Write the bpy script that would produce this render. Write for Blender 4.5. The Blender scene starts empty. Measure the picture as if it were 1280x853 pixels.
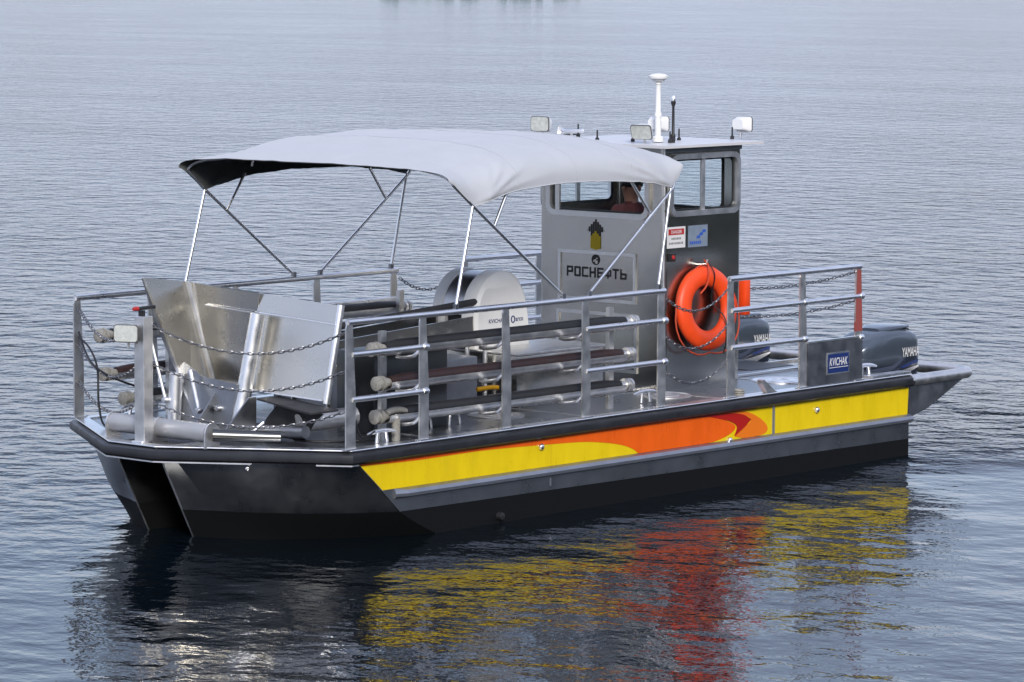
import bpy, bmesh, math, random
from mathutils import Vector, Matrix, noise
from mathutils.geometry import tessellate_polygon
random.seed(7)
R = math.radians
SC = bpy.context.scene
COL = SC.collection

# ------------------------------------------------------------------ camera, world, sun, exposure
WATER_Z = -0.745                     # the boat's deck edge is z = 0, x runs aft, near side is y < 0
cam_d = bpy.data.cameras.new('camera'); cam = bpy.data.objects.new('camera', cam_d); COL.objects.link(cam)
az, el, roll = 0.71156492, 0.10017812, 0.00504459
fw = Vector((math.cos(az)*math.cos(el), math.sin(az)*math.cos(el), -math.sin(el)))
rt = fw.cross(Vector((0, 0, 1))).normalized(); up = rt.cross(fw)
r2 = rt*math.cos(roll)+up*math.sin(roll); u2 = up*math.cos(roll)-rt*math.sin(roll)
m = Matrix((r2, u2, -fw)).transposed().to_4x4(); m.translation = (-21.05302619, -21.32362989, 3.76316701)
cam.matrix_world = m
cam_d.sensor_width = 36; cam_d.lens = 4726.016/1280*36; cam_d.clip_start = 1; cam_d.clip_end = 6000
SC.camera = cam

SUN_EL, SUN_AZ = R(28), R(229)       # azimuth measured from +x towards +y: the light comes over the near bow
w = bpy.data.worlds.new('World'); SC.world = w; w.use_nodes = True
nt = w.node_tree; nt.nodes.clear()
out = nt.nodes.new('ShaderNodeOutputWorld'); bg = nt.nodes.new('ShaderNodeBackground')
sky = nt.nodes.new('ShaderNodeTexSky'); sky.sky_type = 'NISHITA'; sky.sun_disc = False
sky.sun_elevation = SUN_EL; sky.sun_rotation = R(90)-SUN_AZ
sky.air_density = 1.0; sky.dust_density = 1.2; sky.ozone_density = 3.0
tc = nt.nodes.new('ShaderNodeTexCoord'); mp = nt.nodes.new('ShaderNodeMapping'); mp.inputs['Scale'].default_value = (1, 1, 2.6)
nz = nt.nodes.new('ShaderNodeTexNoise'); nz.inputs['Scale'].default_value = 2.2; nz.inputs['Detail'].default_value = 5; nz.inputs['Roughness'].default_value = .55
cr = nt.nodes.new('ShaderNodeValToRGB'); cr.color_ramp.elements[0].position = .36; cr.color_ramp.elements[1].position = .68
cr.color_ramp.elements[0].color = (.30, .30, .30, 1); cr.color_ramp.elements[1].color = (.90, .90, .90, 1)
mx = nt.nodes.new('ShaderNodeMix'); mx.data_type = 'RGBA'; mx.inputs['B'].default_value = (7.2, 7.75, 10.3, 1)
bg.inputs['Strength'].default_value = .105
nt.links.new(tc.outputs['Generated'], mp.inputs[0]); nt.links.new(mp.outputs[0], nz.inputs['Vector'])
nt.links.new(nz.outputs['Fac'], cr.inputs[0]); nt.links.new(cr.outputs[0], mx.inputs['Factor'])
nt.links.new(sky.outputs[0], mx.inputs['A']); nt.links.new(mx.outputs['Result'], bg.inputs[0]); nt.links.new(bg.outputs[0], out.inputs[0])

sd = bpy.data.lights.new('sun', 'SUN'); so = bpy.data.objects.new('sun', sd); COL.objects.link(so)
sd.energy = 2.3; sd.angle = R(14); sd.color = (1, .95, .88)
sv = Vector((math.cos(SUN_AZ)*math.cos(SUN_EL), math.sin(SUN_AZ)*math.cos(SUN_EL), math.sin(SUN_EL)))
so.rotation_euler = sv.to_track_quat('Z', 'Y').to_euler()
SC.view_settings.view_transform = 'Standard'; SC.view_settings.look = 'None'
SC.view_settings.exposure = 0.36; SC.view_settings.gamma = 1
SC.cycles.use_denoising = True; SC.cycles.max_bounces = 8; SC.cycles.glossy_bounces = 5; SC.cycles.transparent_max_bounces = 16
SC.cycles.caustics_reflective = False; SC.cycles.caustics_refractive = False

# ------------------------------------------------------------------ materials
MATS = {}
def mat(name, col, rough=.5, metal=0., vary=.0, vscale=6., rvary=0., bump=0., bscale=40., stretch=(1, 1, 1), ior=1.45, sheen=0, coat=0):
    if name in MATS: return MATS[name]
    M = bpy.data.materials.new(name); M.use_nodes = True; t = M.node_tree
    b = t.nodes['Principled BSDF']; b.inputs['Base Color'].default_value = (*col, 1); b.inputs['Roughness'].default_value = rough
    b.inputs['Metallic'].default_value = metal; b.inputs['IOR'].default_value = ior; b.inputs['Coat Weight'].default_value = coat
    b.inputs['Sheen Weight'].default_value = sheen
    if vary or rvary or bump:
        g = t.nodes.new('ShaderNodeNewGeometry'); mpn = t.nodes.new('ShaderNodeMapping'); mpn.inputs['Scale'].default_value = stretch
        t.links.new(g.outputs['Position'], mpn.inputs[0])
        n = t.nodes.new('ShaderNodeTexNoise'); n.inputs['Scale'].default_value = vscale; n.inputs['Detail'].default_value = 6; n.inputs['Roughness'].default_value = .6
        t.links.new(mpn.outputs[0], n.inputs['Vector'])
        if vary:
            mr = t.nodes.new('ShaderNodeMapRange'); mr.inputs['From Min'].default_value = .3; mr.inputs['From Max'].default_value = .7
            mr.inputs['To Min'].default_value = 1-vary; mr.inputs['To Max'].default_value = 1+vary
            t.links.new(n.outputs['Fac'], mr.inputs[0])
            mm = t.nodes.new('ShaderNodeVectorMath'); mm.operation = 'SCALE'; mm.inputs[0].default_value = col
            t.links.new(mr.outputs[0], mm.inputs['Scale']); t.links.new(mm.outputs[0], b.inputs['Base Color'])
        if rvary:
            mr = t.nodes.new('ShaderNodeMapRange'); mr.inputs['From Min'].default_value = .3; mr.inputs['From Max'].default_value = .7
            mr.inputs['To Min'].default_value = max(0, rough-rvary); mr.inputs['To Max'].default_value = rough+rvary
            t.links.new(n.outputs['Fac'], mr.inputs[0]); t.links.new(mr.outputs[0], b.inputs['Roughness'])
        if bump:
            n2 = t.nodes.new('ShaderNodeTexNoise'); n2.inputs['Scale'].default_value = bscale; n2.inputs['Detail'].default_value = 3
            t.links.new(mpn.outputs[0], n2.inputs['Vector'])
            bp = t.nodes.new('ShaderNodeBump'); bp.inputs['Distance'].default_value = bump; bp.inputs['Strength'].default_value = 1
            t.links.new(n2.outputs['Fac'], bp.inputs['Height']); t.links.new(bp.outputs[0], b.inputs['Normal'])
    MATS[name] = M; return M

ALU = mat('aluminium', (.74, .73, .71), .42, 1, vary=.12, vscale=9, rvary=.10)
ALUB = mat('aluminium_bright', (.90, .90, .90), .32, 1, vary=.06, rvary=.08)
SHEET = mat('cabin_sheet', (.53, .515, .475), .22, 1, vary=.05, vscale=2.2, rvary=.03, bump=.0006, bscale=5)
STEEL = mat('polished_steel', (.65, .63, .585), .27, 1, vary=.05, vscale=2, rvary=.05, bump=.0015, bscale=2.5)
DARKALU = mat('dull_aluminium', (.30, .31, .33), .42, 1, vary=.15, vscale=7, rvary=.1)
DECKM = mat('deck_grip', (.11, .11, .125), .75, 0, vary=.18, vscale=14, bump=.002, bscale=220)
RUB = mat('black_rubber', (.022, .023, .028), .38, 0, vary=.25, rvary=.12)
BLACK = mat('black_plastic', (.02, .02, .022), .45)
BELT = mat('dark_belt', (.03, .03, .033), .6, 0, vary=.3, vscale=12)
HOSE = mat('boom_sleeve', (.016, .016, .017), .5, 0, vary=.3, vscale=10, rvary=.15)
HOSEB = mat('boom_sleeve_brown', (.026, .012, .011), .5, 0, vary=.3, vscale=10, rvary=.15)
YEL = mat('yellow_vinyl', (.80, .585, .006), .30, 0, vary=.08, vscale=3, rvary=.10, bump=.0025, bscale=1.8, stretch=(2.5, 1, .7))
ORA = mat('orange_vinyl', (.84, .12, .006), .30, 0, vary=.08, vscale=3, rvary=.10, bump=.0025, bscale=1.8, stretch=(2.5, 1, .7))
ORL = mat('light_orange_vinyl', (.82, .19, .012), .32, 0, vary=.03, vscale=3)
REDV = mat('red_vinyl', (.42, .012, .008), .32)
WHITE = mat('white_gelcoat', (.84, .84, .82), .3, 0, vary=.04, vscale=5)
WHITEP = mat('white_plastic', (.78, .78, .76), .4)
CREAM = mat('cream_fitting', (.30, .29, .26), .45, 0, vary=.3, vscale=60)
FAB = mat('canopy_fabric', (.46, .475, .50), .8, 0, vary=.03, vscale=3, bump=.0008, bscale=300, sheen=.2)
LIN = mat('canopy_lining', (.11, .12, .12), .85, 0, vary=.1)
BUOY = mat('buoy_orange', (.88, .075, .012), .42, 0, vary=.06, vscale=12, bump=.001, bscale=90)
ROPE = mat('orange_rope', (.55, .07, .03), .7)
CABLE = mat('black_cable', (.012, .012, .014), .5)
CHAINM = mat('chain_steel', (.27, .27, .28), .42, 1, vary=.2, vscale=30)
NAVY = mat('engine_blue_grey', (.075, .095, .125), .24, .35, vary=.06, coat=.6)
NAVYD = mat('engine_navy', (.020, .026, .045), .25, .2, coat=.5)
SILV = mat('silver_stripe', (.55, .56, .58), .3, .8)
BLUES = mat('sign_blue', (.012, .03, .14), .4)
SIGNW = mat('sign_white', (.72, .72, .71), .5)
SIGNG = mat('sign_blue_grey', (.20, .25, .32), .45, 0, vary=.1, vscale=20)
SIGNR = mat('sign_red', (.45, .03, .03), .5)
INKB = mat('ink_blue', (.03, .10, .45), .5)
INKG = mat('ink_grey', (.13, .14, .15), .5)
INK = mat('ink_black', (.015, .015, .016), .5)
GOLD = mat('emblem_yellow', (.62, .44, .01), .4)
YELP = mat('yellow_plastic', (.65, .33, .01), .45)
REDT = mat('red_tape', (.30, .075, .065), .45)
SKIN = mat('skin', (.36, .17, .12), .5)
JACK = mat('maroon_jacket', (.11, .028, .028), .8, 0, vary=.3, vscale=14)
HAIR = mat('dark_hair', (.012, .009, .008), .6)
GREYC = mat('grey_cloth', (.22, .24, .27), .85)
SEATM = mat('cabin_dark', (.03, .035, .035), .6)

def glass_mat(name, tint, f=1.0):
    M = bpy.data.materials.new(name); M.use_nodes = True; t = M.node_tree; t.nodes.clear()
    o = t.nodes.new('ShaderNodeOutputMaterial'); tr = t.nodes.new('ShaderNodeBsdfTransparent'); gl = t.nodes.new('ShaderNodeBsdfGlossy')
    lw = t.nodes.new('ShaderNodeLayerWeight'); lw.inputs[0].default_value = .5; fr = t.nodes.new('ShaderNodeMath'); fr.operation = 'POWER'; fr.inputs[1].default_value = 4; t.links.new(lw.outputs['Facing'], fr.inputs[0]); mi = t.nodes.new('ShaderNodeMixShader')
    tr.inputs[0].default_value = (*tint, 1); gl.inputs['Roughness'].default_value = .02
    t.links.new(fr.outputs[0], mi.inputs[0]); t.links.new(tr.outputs[0], mi.inputs[1]); t.links.new(gl.outputs[0], mi.inputs[2]); t.links.new(mi.outputs[0], o.inputs[0])
    return M
GLASS = glass_mat('window_glass', (.965, .987, .99))
LENS = mat('lamp_lens', (.55, .57, .53), .12, 0, vary=.2, vscale=25, coat=.8)

def hull_material():
    M = mat('hull_metal', (.32, .33, .345), .31, .98, vary=.12, vscale=4, rvary=.08, bump=.0008, bscale=3)
    t = M.node_tree; b = t.nodes['Principled BSDF']
    g = t.nodes.new('ShaderNodeNewGeometry'); s = t.nodes.new('ShaderNodeSeparateXYZ'); t.links.new(g.outputs['Position'], s.inputs[0])
    a = t.nodes.new('ShaderNodeMath'); a.operation = 'MULTIPLY_ADD'; a.inputs[1].default_value = .0095; t.links.new(s.outputs['X'], a.inputs[0]); t.links.new(s.outputs['Z'], a.inputs[2])
    c = t.nodes.new('ShaderNodeMath'); c.operation = 'LESS_THAN'; c.inputs[1].default_value = -.522; t.links.new(a.outputs[0], c.inputs[0])
    p = t.nodes.new('ShaderNodeBsdfPrincipled'); p.inputs['Base Color'].default_value = (.005, .0055, .006, 1); p.inputs['Roughness'].default_value = .6; p.inputs['Specular IOR Level'].default_value = .2
    mi = t.nodes.new('ShaderNodeMixShader'); t.links.new(c.outputs[0], mi.inputs[0]); t.links.new(b.outputs[0], mi.inputs[1]); t.links.new(p.outputs[0], mi.inputs[2])
    t.links.new(mi.outputs[0], t.nodes['Material Output'].inputs[0]); return M
HULL = hull_material()

# ------------------------------------------------------------------ mesh helpers
def attach(o, parent):
    if parent is not None:
        o.parent = parent
        if parent.type == 'EMPTY' and parent.parent is None: o.matrix_parent_inverse = Matrix.Translation(-parent.location)
    return o
def obj(name, bm, material, parent=None, smooth=None):
    bmesh.ops.recalc_face_normals(bm, faces=bm.faces)
    me = bpy.data.meshes.new(name); bm.to_mesh(me); bm.free()
    me.materials.append(material)
    if smooth is not None:
        for p in me.polygons: p.use_smooth = True
        if smooth < 179:
            me.set_sharp_from_angle(angle=R(smooth))
    o = bpy.data.objects.new(name, me); COL.objects.link(o)
    attach(o, parent)
    return o
def tag(o, label, cat, group=None, kind=None):
    if label: o['label'] = label
    if cat: o['category'] = cat
    if group: o['group'] = group
    if kind: o['kind'] = kind
    return o
def thing(name, label, cat, loc=(0, 0, 0), group=None):
    o = bpy.data.objects.new(name, None); COL.objects.link(o); o.location = loc; o.empty_display_size = .2
    return tag(o, label, cat, group)
def B(): return bmesh.new()
def box(bm, x0, x1, y0, y1, z0, z1, bev=0.):
    vs = [bm.verts.new((x, y, z)) for x in (x0, x1) for y in (y0, y1) for z in (z0, z1)]
    fs = [bm.faces.new([vs[i] for i in f]) for f in ((0, 1, 3, 2), (4, 6, 7, 5), (0, 4, 5, 1), (2, 3, 7, 6), (0, 2, 6, 4), (1, 5, 7, 3))]
    if bev: bmesh.ops.bevel(bm, geom=list({e for f in fs for e in f.edges}), offset=bev, segments=2, affect='EDGES', profile=.5)
    return bm
def frame_of(d):
    d = d.normalized(); a = Vector((0, 0, 1)) if abs(d.z) < .9 else Vector((1, 0, 0))
    u = d.cross(a).normalized(); return u, d.cross(u).normalized()
def tube(bm, pts, r, seg=10, cap=True, closed=False):
    pts = [Vector(p) for p in pts]; n = len(pts); rings = []; u = None
    for i, p in enumerate(pts):
        if closed: d = (pts[(i+1) % n]-pts[i-1])
        else: d = pts[min(i+1, n-1)]-pts[max(i-1, 0)]
        d.normalize()
        if u is None: u, v = frame_of(d)
        else:
            u = (u-d*u.dot(d)).normalized(); v = d.cross(u).normalized()
        rr = r[i] if isinstance(r, (list, tuple)) else r
        k = 1.0
        if 0 < i < n-1 or closed:
            a = (pts[i]-pts[i-1]).normalized() if True else 0
            k = 1/max(.5, a.dot(d))
        rings.append([bm.verts.new(p+(u*math.cos(2*math.pi*j/seg)+v*math.sin(2*math.pi*j/seg))*rr*(1+(k-1)*.5)) for j in range(seg)])
    m_ = n if closed else n-1
    for i in range(m_):
        a, b = rings[i], rings[(i+1) % n]
        for j in range(seg): bm.faces.new((a[j], a[(j+1) % seg], b[(j+1) % seg], b[j]))
    if cap and not closed:
        bm.faces.new(rings[0][::-1]); bm.faces.new(rings[-1])
    return bm
def cyl(bm, a, b, r, seg=16, r1=None): return tube(bm, [a, b], [r, r if r1 is None else r1], seg)
def fillet(pts, r, n=5):
    pts = [Vector(p) for p in pts]; outp = [pts[0]]
    for i in range(1, len(pts)-1):
        a = (pts[i-1]-pts[i]); b = (pts[i+1]-pts[i]); ra = min(r, a.length*.45, b.length*.45)
        p0 = pts[i]+a.normalized()*ra; p2 = pts[i]+b.normalized()*ra
        for k in range(n+1):
            t = k/n; outp.append(p0*(1-t)**2+pts[i]*2*t*(1-t)+p2*t*t)
    outp.append(pts[-1]); return outp
def prism(bm, poly, axis, a, b):
    """poly of 2D points extruded along axis from a to b; for 'y' poly=(x,z), 'x' poly=(y,z), 'z' poly=(x,y)"""
    f = {'y': lambda p, c: (p[0], c, p[1]), 'x': lambda p, c: (c, p[0], p[1]), 'z': lambda p, c: (p[0], p[1], c)}[axis]
    va = [bm.verts.new(f(p, a)) for p in poly]; vb = [bm.verts.new(f(p, b)) for p in poly]; n = len(poly)
    tris = tessellate_polygon([[Vector((p[0], p[1], 0)) for p in poly]])
    for t in tris:
        bm.faces.new([va[i] for i in t]); bm.faces.new([vb[i] for i in reversed(t)])
    for i in range(n): bm.faces.new((va[i], va[(i+1) % n], vb[(i+1) % n], vb[i]))
    return bm
def holed(bm, outer, hole, axis, a, b):
    f = {'y': lambda p, c: (p[0], c, p[1]), 'x': lambda p, c: (c, p[0], p[1]), 'z': lambda p, c: (p[0], p[1], c)}[axis]
    pts = outer+hole; va = [bm.verts.new(f(p, a)) for p in pts]; vb = [bm.verts.new(f(p, b)) for p in pts]
    for t in tessellate_polygon([[Vector((p[0], p[1], 0)) for p in outer], [Vector((p[0], p[1], 0)) for p in hole]]):
        try: bm.faces.new([va[i] for i in t]); bm.faces.new([vb[i] for i in reversed(t)])
        except ValueError: pass
    no, nh = len(outer), len(hole)
    for i in range(no): bm.faces.new((va[i], va[(i+1) % no], vb[(i+1) % no], vb[i]))
    for i in range(nh): bm.faces.new((va[no+i], va[no+(i+1) % nh], vb[no+(i+1) % nh], vb[no+i]))
    return bm
def rrect(x0, x1, y0, y1, r, n=5):
    p = []
    for cx, cy, a0 in ((x1-r, y1-r, 0), (x0+r, y1-r, 90), (x0+r, y0+r, 180), (x1-r, y0+r, 270)):
        for k in range(n+1):
            a = R(a0+90*k/n); p.append((cx+r*math.cos(a), cy+r*math.sin(a)))
    return p
def lathe(bm, prof, centre, axis=(0, 0, 1), seg=24):
    ax = Vector(axis).normalized(); u, v = frame_of(ax); c = Vector(centre); rings = []
    for r_, h in prof:
        if r_ < 1e-5: rings.append([bm.verts.new(c+ax*h)])
        else: rings.append([bm.verts.new(c+ax*h+(u*math.cos(2*math.pi*j/seg)+v*math.sin(2*math.pi*j/seg))*r_) for j in range(seg)])
    for a, b in zip(rings, rings[1:]):
        for j in range(seg):
            q = [a[j % len(a)], a[(j+1) % len(a)], b[(j+1) % len(b)], b[j % len(b)]]
            q = list(dict.fromkeys(q))
            if len(q) > 2: bm.faces.new(q)
    return bm
def plate(bm, quad, th, direction=None):
    q = [Vector(p) for p in quad]; n = (q[1]-q[0]).cross(q[2]-q[0]).normalized()*th
    a = [bm.verts.new(p) for p in q]; b = [bm.verts.new(p+n) for p in q]; k = len(q)
    bm.faces.new(a[::-1]); bm.faces.new(b)
    for i in range(k): bm.faces.new((a[i], a[(i+1) % k], b[(i+1) % k], b[i]))
    return bm
def crom(pts, n=6, closed=False):
    P = [Vector((*p, 0)) if len(p) == 2 else Vector(p) for p in pts]; N = len(P); o = []
    rng = range(N) if closed else range(N-1)
    for i in rng:
        g = (lambda k: P[k % N]) if closed else (lambda k: P[max(0, min(N-1, k))])
        p0, p1, p2, p3 = g(i-1), g(i), g(i+1), g(i+2)
        for k in range(n):
            t = k/n
            o.append(.5*((2*p1)+(p2-p0)*t+(2*p0-5*p1+4*p2-p3)*t*t+(3*p1-p0-3*p2+p3)*t**3))
    if not closed: o.append(P[-1])
    return [tuple(p[:len(pts[0])]) for p in o]
def interp(tab, x):
    if x <= tab[0][0]: return tab[0][1]
    for (a, va), (b, vb) in zip(tab, tab[1:]):
        if x <= b: t = (x-a)/(b-a); return va+(vb-va)*t
    return tab[-1][1]
def sweep(bm, path, prof, closed=False):
    """path: xy points; prof: closed list of (outward offset, z); outward = right-hand side of travel"""
    n = len(path); rings = []
    P = [Vector((p[0], p[1])) for p in path]
    for i in range(n):
        a = (P[i]-P[i-1]).normalized() if i > 0 else (P[1]-P[0]).normalized()
        b = (P[i+1]-P[i]).normalized() if i < n-1 else a
        na, nb = Vector((a.y, -a.x)), Vector((b.y, -b.x)); mm = (na+nb); mm.normalize(); k = 1/max(.4, mm.dot(na))
        zz = path[i][2] if len(path[i]) > 2 else 0
        rings.append([bm.verts.new((P[i].x+mm.x*o_*k, P[i].y+mm.y*o_*k, z_+zz)) for o_, z_ in prof])
    k = len(prof)
    for a, b in zip(rings, rings[1:]):
        for j in range(k): bm.faces.new((a[j], a[(j+1) % k], b[(j+1) % k], b[j]))
    bm.faces.new(rings[0][::-1]); bm.faces.new(rings[-1]); return bm
def text(name, s, material, parent, origin, xdir, zdir, height, width=None, bold=0., extrude=.0015, align='CENTER'):
    cu = bpy.data.curves.new(name, 'FONT'); cu.body = s; cu.align_x = align; cu.align_y = 'CENTER'; cu.size = 1; cu.offset = bold; cu.extrude = 0; cu.resolution_u = 4
    t = bpy.data.objects.new(name, cu); COL.objects.link(t)
    dg = bpy.context.evaluated_depsgraph_get(); me = bpy.data.meshes.new_from_object(t.evaluated_get(dg)); me.name = name
    bpy.data.objects.remove(t); bpy.data.curves.remove(cu)
    xs = [v.co.x for v in me.vertices]; ys = [v.co.y for v in me.vertices]
    sx0, sy0 = max(xs)-min(xs), max(ys)-min(ys); cx, cy = (max(xs)+min(xs))/2, (max(ys)+min(ys))/2
    kz = height/sy0; kx = (width/sx0) if width else kz
    X, Z, O = Vector(xdir).normalized(), Vector(zdir).normalized(), Vector(origin); N = X.cross(Z).normalized()
    for v in me.vertices: v.co = O+X*((v.co.x-cx)*kx)+Z*((v.co.y-cy)*kz)+N*extrude
    me.materials.clear(); me.materials.append(material)
    o = bpy.data.objects.new(name, me); COL.objects.link(o)
    return attach(o, parent)

# ------------------------------------------------------------------ water
def water():
    bm = B(); s = 2500
    vs = [bm.verts.new((x, y, 0)) for x, y in ((-s, -s), (s, -s), (s, s), (-s, s))]; bm.faces.new(vs)
    M = bpy.data.materials.new('water'); M.use_nodes = True; t = M.node_tree; b = t.nodes['Principled BSDF']
    b.inputs['Base Color'].default_value = (.003, .006, .009, 1); b.inputs['Roughness'].default_value = .035; b.inputs['IOR'].default_value = 1.333
    g = t.nodes.new('ShaderNodeNewGeometry')
    def nz(scale, detail, rough, stretch, rot, dist=0.):
        mpn = t.nodes.new('ShaderNodeMapping'); mpn.inputs['Scale'].default_value = stretch; mpn.inputs['Rotation'].default_value = (0, 0, rot)
        n = t.nodes.new('ShaderNodeTexNoise'); n.inputs['Scale'].default_value = scale; n.inputs['Detail'].default_value = detail; n.inputs['Roughness'].default_value = rough
        n.inputs['Distortion'].default_value = dist
        t.links.new(g.outputs['Position'], mpn.inputs[0]); t.links.new(mpn.outputs[0], n.inputs['Vector']); return n.outputs['Fac']
    def math_(op, a, b_=None, c=None):
        k = t.nodes.new('ShaderNodeMath'); k.operation = op
        for i, v in enumerate((a, b_, c)):
            if v is None: continue
            if isinstance(v, (int, float)): k.inputs[i].default_value = v
            else: t.links.new(v, k.inputs[i])
        return k.outputs[0]
    big = nz(.8, 2, .5, (1, .8, 1), R(-35))
    mid = nz(4.2, 3, .55, (1, .8, 1), R(-50))
    fine = nz(13.0, 2, .5, (1, .8, 1), R(-20))
    patch = nz(.10, 3, .55, (1, .5, 1), R(20), .6)
    k = t.nodes.new('ShaderNodeMapRange'); k.inputs['From Min'].default_value = .36; k.inputs['From Max'].default_value = .62; k.inputs['To Min'].default_value = .75; k.inputs['To Max'].default_value = 1.1
    t.links.new(patch, k.inputs[0])
    # open water is choppier than the lee in front of the boat
    sp = t.nodes.new('ShaderNodeSeparateXYZ'); t.links.new(g.outputs['Position'], sp.inputs[0])
    lee = math_('ADD', math_('MULTIPLY', sp.outputs['X'], .12), sp.outputs['Y'])
    lm = t.nodes.new('ShaderNodeMapRange'); lm.interpolation_type = 'SMOOTHSTEP'; lm.inputs['From Min'].default_value = -2.5; lm.inputs['From Max'].default_value = 7; lm.inputs['To Min'].default_value = .42; lm.inputs['To Max'].default_value = 2.8
    t.links.new(lee, lm.inputs[0])
    amp = math_('MULTIPLY', k.outputs[0], lm.outputs[0])
    # churned water behind the engines
    vd = t.nodes.new('ShaderNodeVectorMath'); vd.operation = 'DISTANCE'; vd.inputs[1].default_value = (10.6, .2, WATER_Z); t.links.new(g.outputs['Position'], vd.inputs[0])
    wk = t.nodes.new('ShaderNodeMapRange'); wk.interpolation_type = 'SMOOTHSTEP'; wk.inputs['From Min'].default_value = 5.0; wk.inputs['From Max'].default_value = 1.0; wk.inputs['To Min'].default_value = 0; wk.inputs['To Max'].default_value = 1
    t.links.new(vd.outputs['Value'], wk.inputs[0])
    churn = math_('MULTIPLY', nz(1.5, 4, .55, (1, .8, 1), R(30)), math_('MULTIPLY', wk.outputs[0], .65))
    chop = math_('MULTIPLY', nz(1.9, 2, .5, (1, .9, 1), R(-62)), math_('MULTIPLY', math_('MAXIMUM', math_('SUBTRACT', amp, .35), 0), .075))
    churn = math_('ADD', churn, chop)
    h = math_('ADD', churn, math_('MULTIPLY', big, .06))
    h = math_('ADD', h, math_('MULTIPLY', math_('ADD', math_('MULTIPLY', mid, .034), math_('MULTIPLY', fine, .0036)), amp))
    bp = t.nodes.new('ShaderNodeBump'); bp.inputs['Strength'].default_value = 1; bp.inputs['Distance'].default_value = 1
    t.links.new(h, bp.inputs['Height']); t.links.new(bp.outputs[0], b.inputs['Normal'])
    o = obj('water', bm, M); o.location.z = WATER_Z; o['kind'] = 'structure'
    o['label'] = 'rippled blue grey water surface around the work boat'
    return o
water()

# ------------------------------------------------------------------ shores, out of the frame but mirrored in the metal and the water
BANK = mat('bank_soil', (.09, .085, .06), .9, 0, vary=.3, vscale=.4)
LEAF = mat('leaves', (.055, .12, .035), .7, 0, vary=.45, vscale=.25)
def bank(name, pts, width, h, label):
    bm = B(); rows = []
    n = len(pts)
    for i, (x, y) in enumerate(pts):
        d = (Vector(pts[min(i+1, n-1)])-Vector(pts[max(i-1, 0)])).normalized(); nrm = Vector((-d.y, d.x))
        rows.append([bm.verts.new((x+nrm.x*o_*width, y+nrm.y*o_*width, WATER_Z-.4+hh*h+.15*noise.noise(Vector((x*.1, o_*9, 0))))) for o_, hh in ((0, 0), (.1, .45), (.3, .7), (1, 1.2), (3, 1.5))])
    for a, b in zip(rows, rows[1:]):
        for j in range(4): bm.faces.new((a[j], b[j], b[j+1], a[j+1]))
    o = obj(name, bm, BANK, None, 60); o['kind'] = 'structure'; o['label'] = label; return o
def wood(name, spots, label, leaf):
    rng = random.Random(3); vs, fs = [], []
    for x, y, h in spots:
        for c in range(9):
            cx, cy, cz = x+rng.gauss(0, h*.16), y+rng.gauss(0, h*.16), WATER_Z+h*rng.uniform(.25, .88); rr = h*rng.uniform(.12, .22)
            for k in range(70):
                v = Vector((rng.gauss(0, 1), rng.gauss(0, 1), rng.gauss(0, 1))); v = v.normalized()*rr*rng.uniform(.5, 1.05); c0 = Vector((cx, cy, cz))+v
                q = [c0+Vector((rng.uniform(-1, 1), rng.uniform(-1, 1), rng.uniform(-1, 1)))*leaf for _ in range(3)]
                b0 = len(vs); vs += [tuple(p) for p in q]; fs.append((b0, b0+1, b0+2))
    me = bpy.data.meshes.new(name); me.from_pydata(vs, [], fs); me.materials.append(LEAF)
    o = bpy.data.objects.new(name, me); COL.objects.link(o); o['kind'] = 'stuff'; o['label'] = label; return o
rg = random.Random(5)
bank('added_near_bank', [(260-12*i, -42-3*math.sin(i*.7)) for i in range(30)][::-1] and [(-90+12*i, -42-3*math.sin(i*.7)) for i in range(30)][::-1], 14, 2.2, 'unseen bank added behind the camera under the dark wood')  # unseen bank, added to carry the wood that darkens the reflections
wood('added_dark_wood', [(rg.uniform(-90, 250), rg.uniform(-66, -46), rg.uniform(8, 14)) for _ in range(150)], 'unseen wood added behind the camera to darken the metal reflections', .9)  # unseen trees, added so the near side metal mirrors something dark
fdir = Vector((math.cos(az), math.sin(az))); fside = Vector((fdir.y, -fdir.x)); cam2 = Vector((-21.05, -21.32))
fp = lambda d, s_: tuple(cam2+fdir*d+fside*s_)
bank('far_shore', [fp(760, -500+40*i) for i in range(26)], 20, .8, 'low far bank beyond the open water')
wood('far_wood', [(*fp(rg.uniform(770, 790), rg.uniform(-27, 14)), rg.uniform(2.2, 3.8)) for _ in range(40)], 'grove of trees on the far bank', .5)

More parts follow.
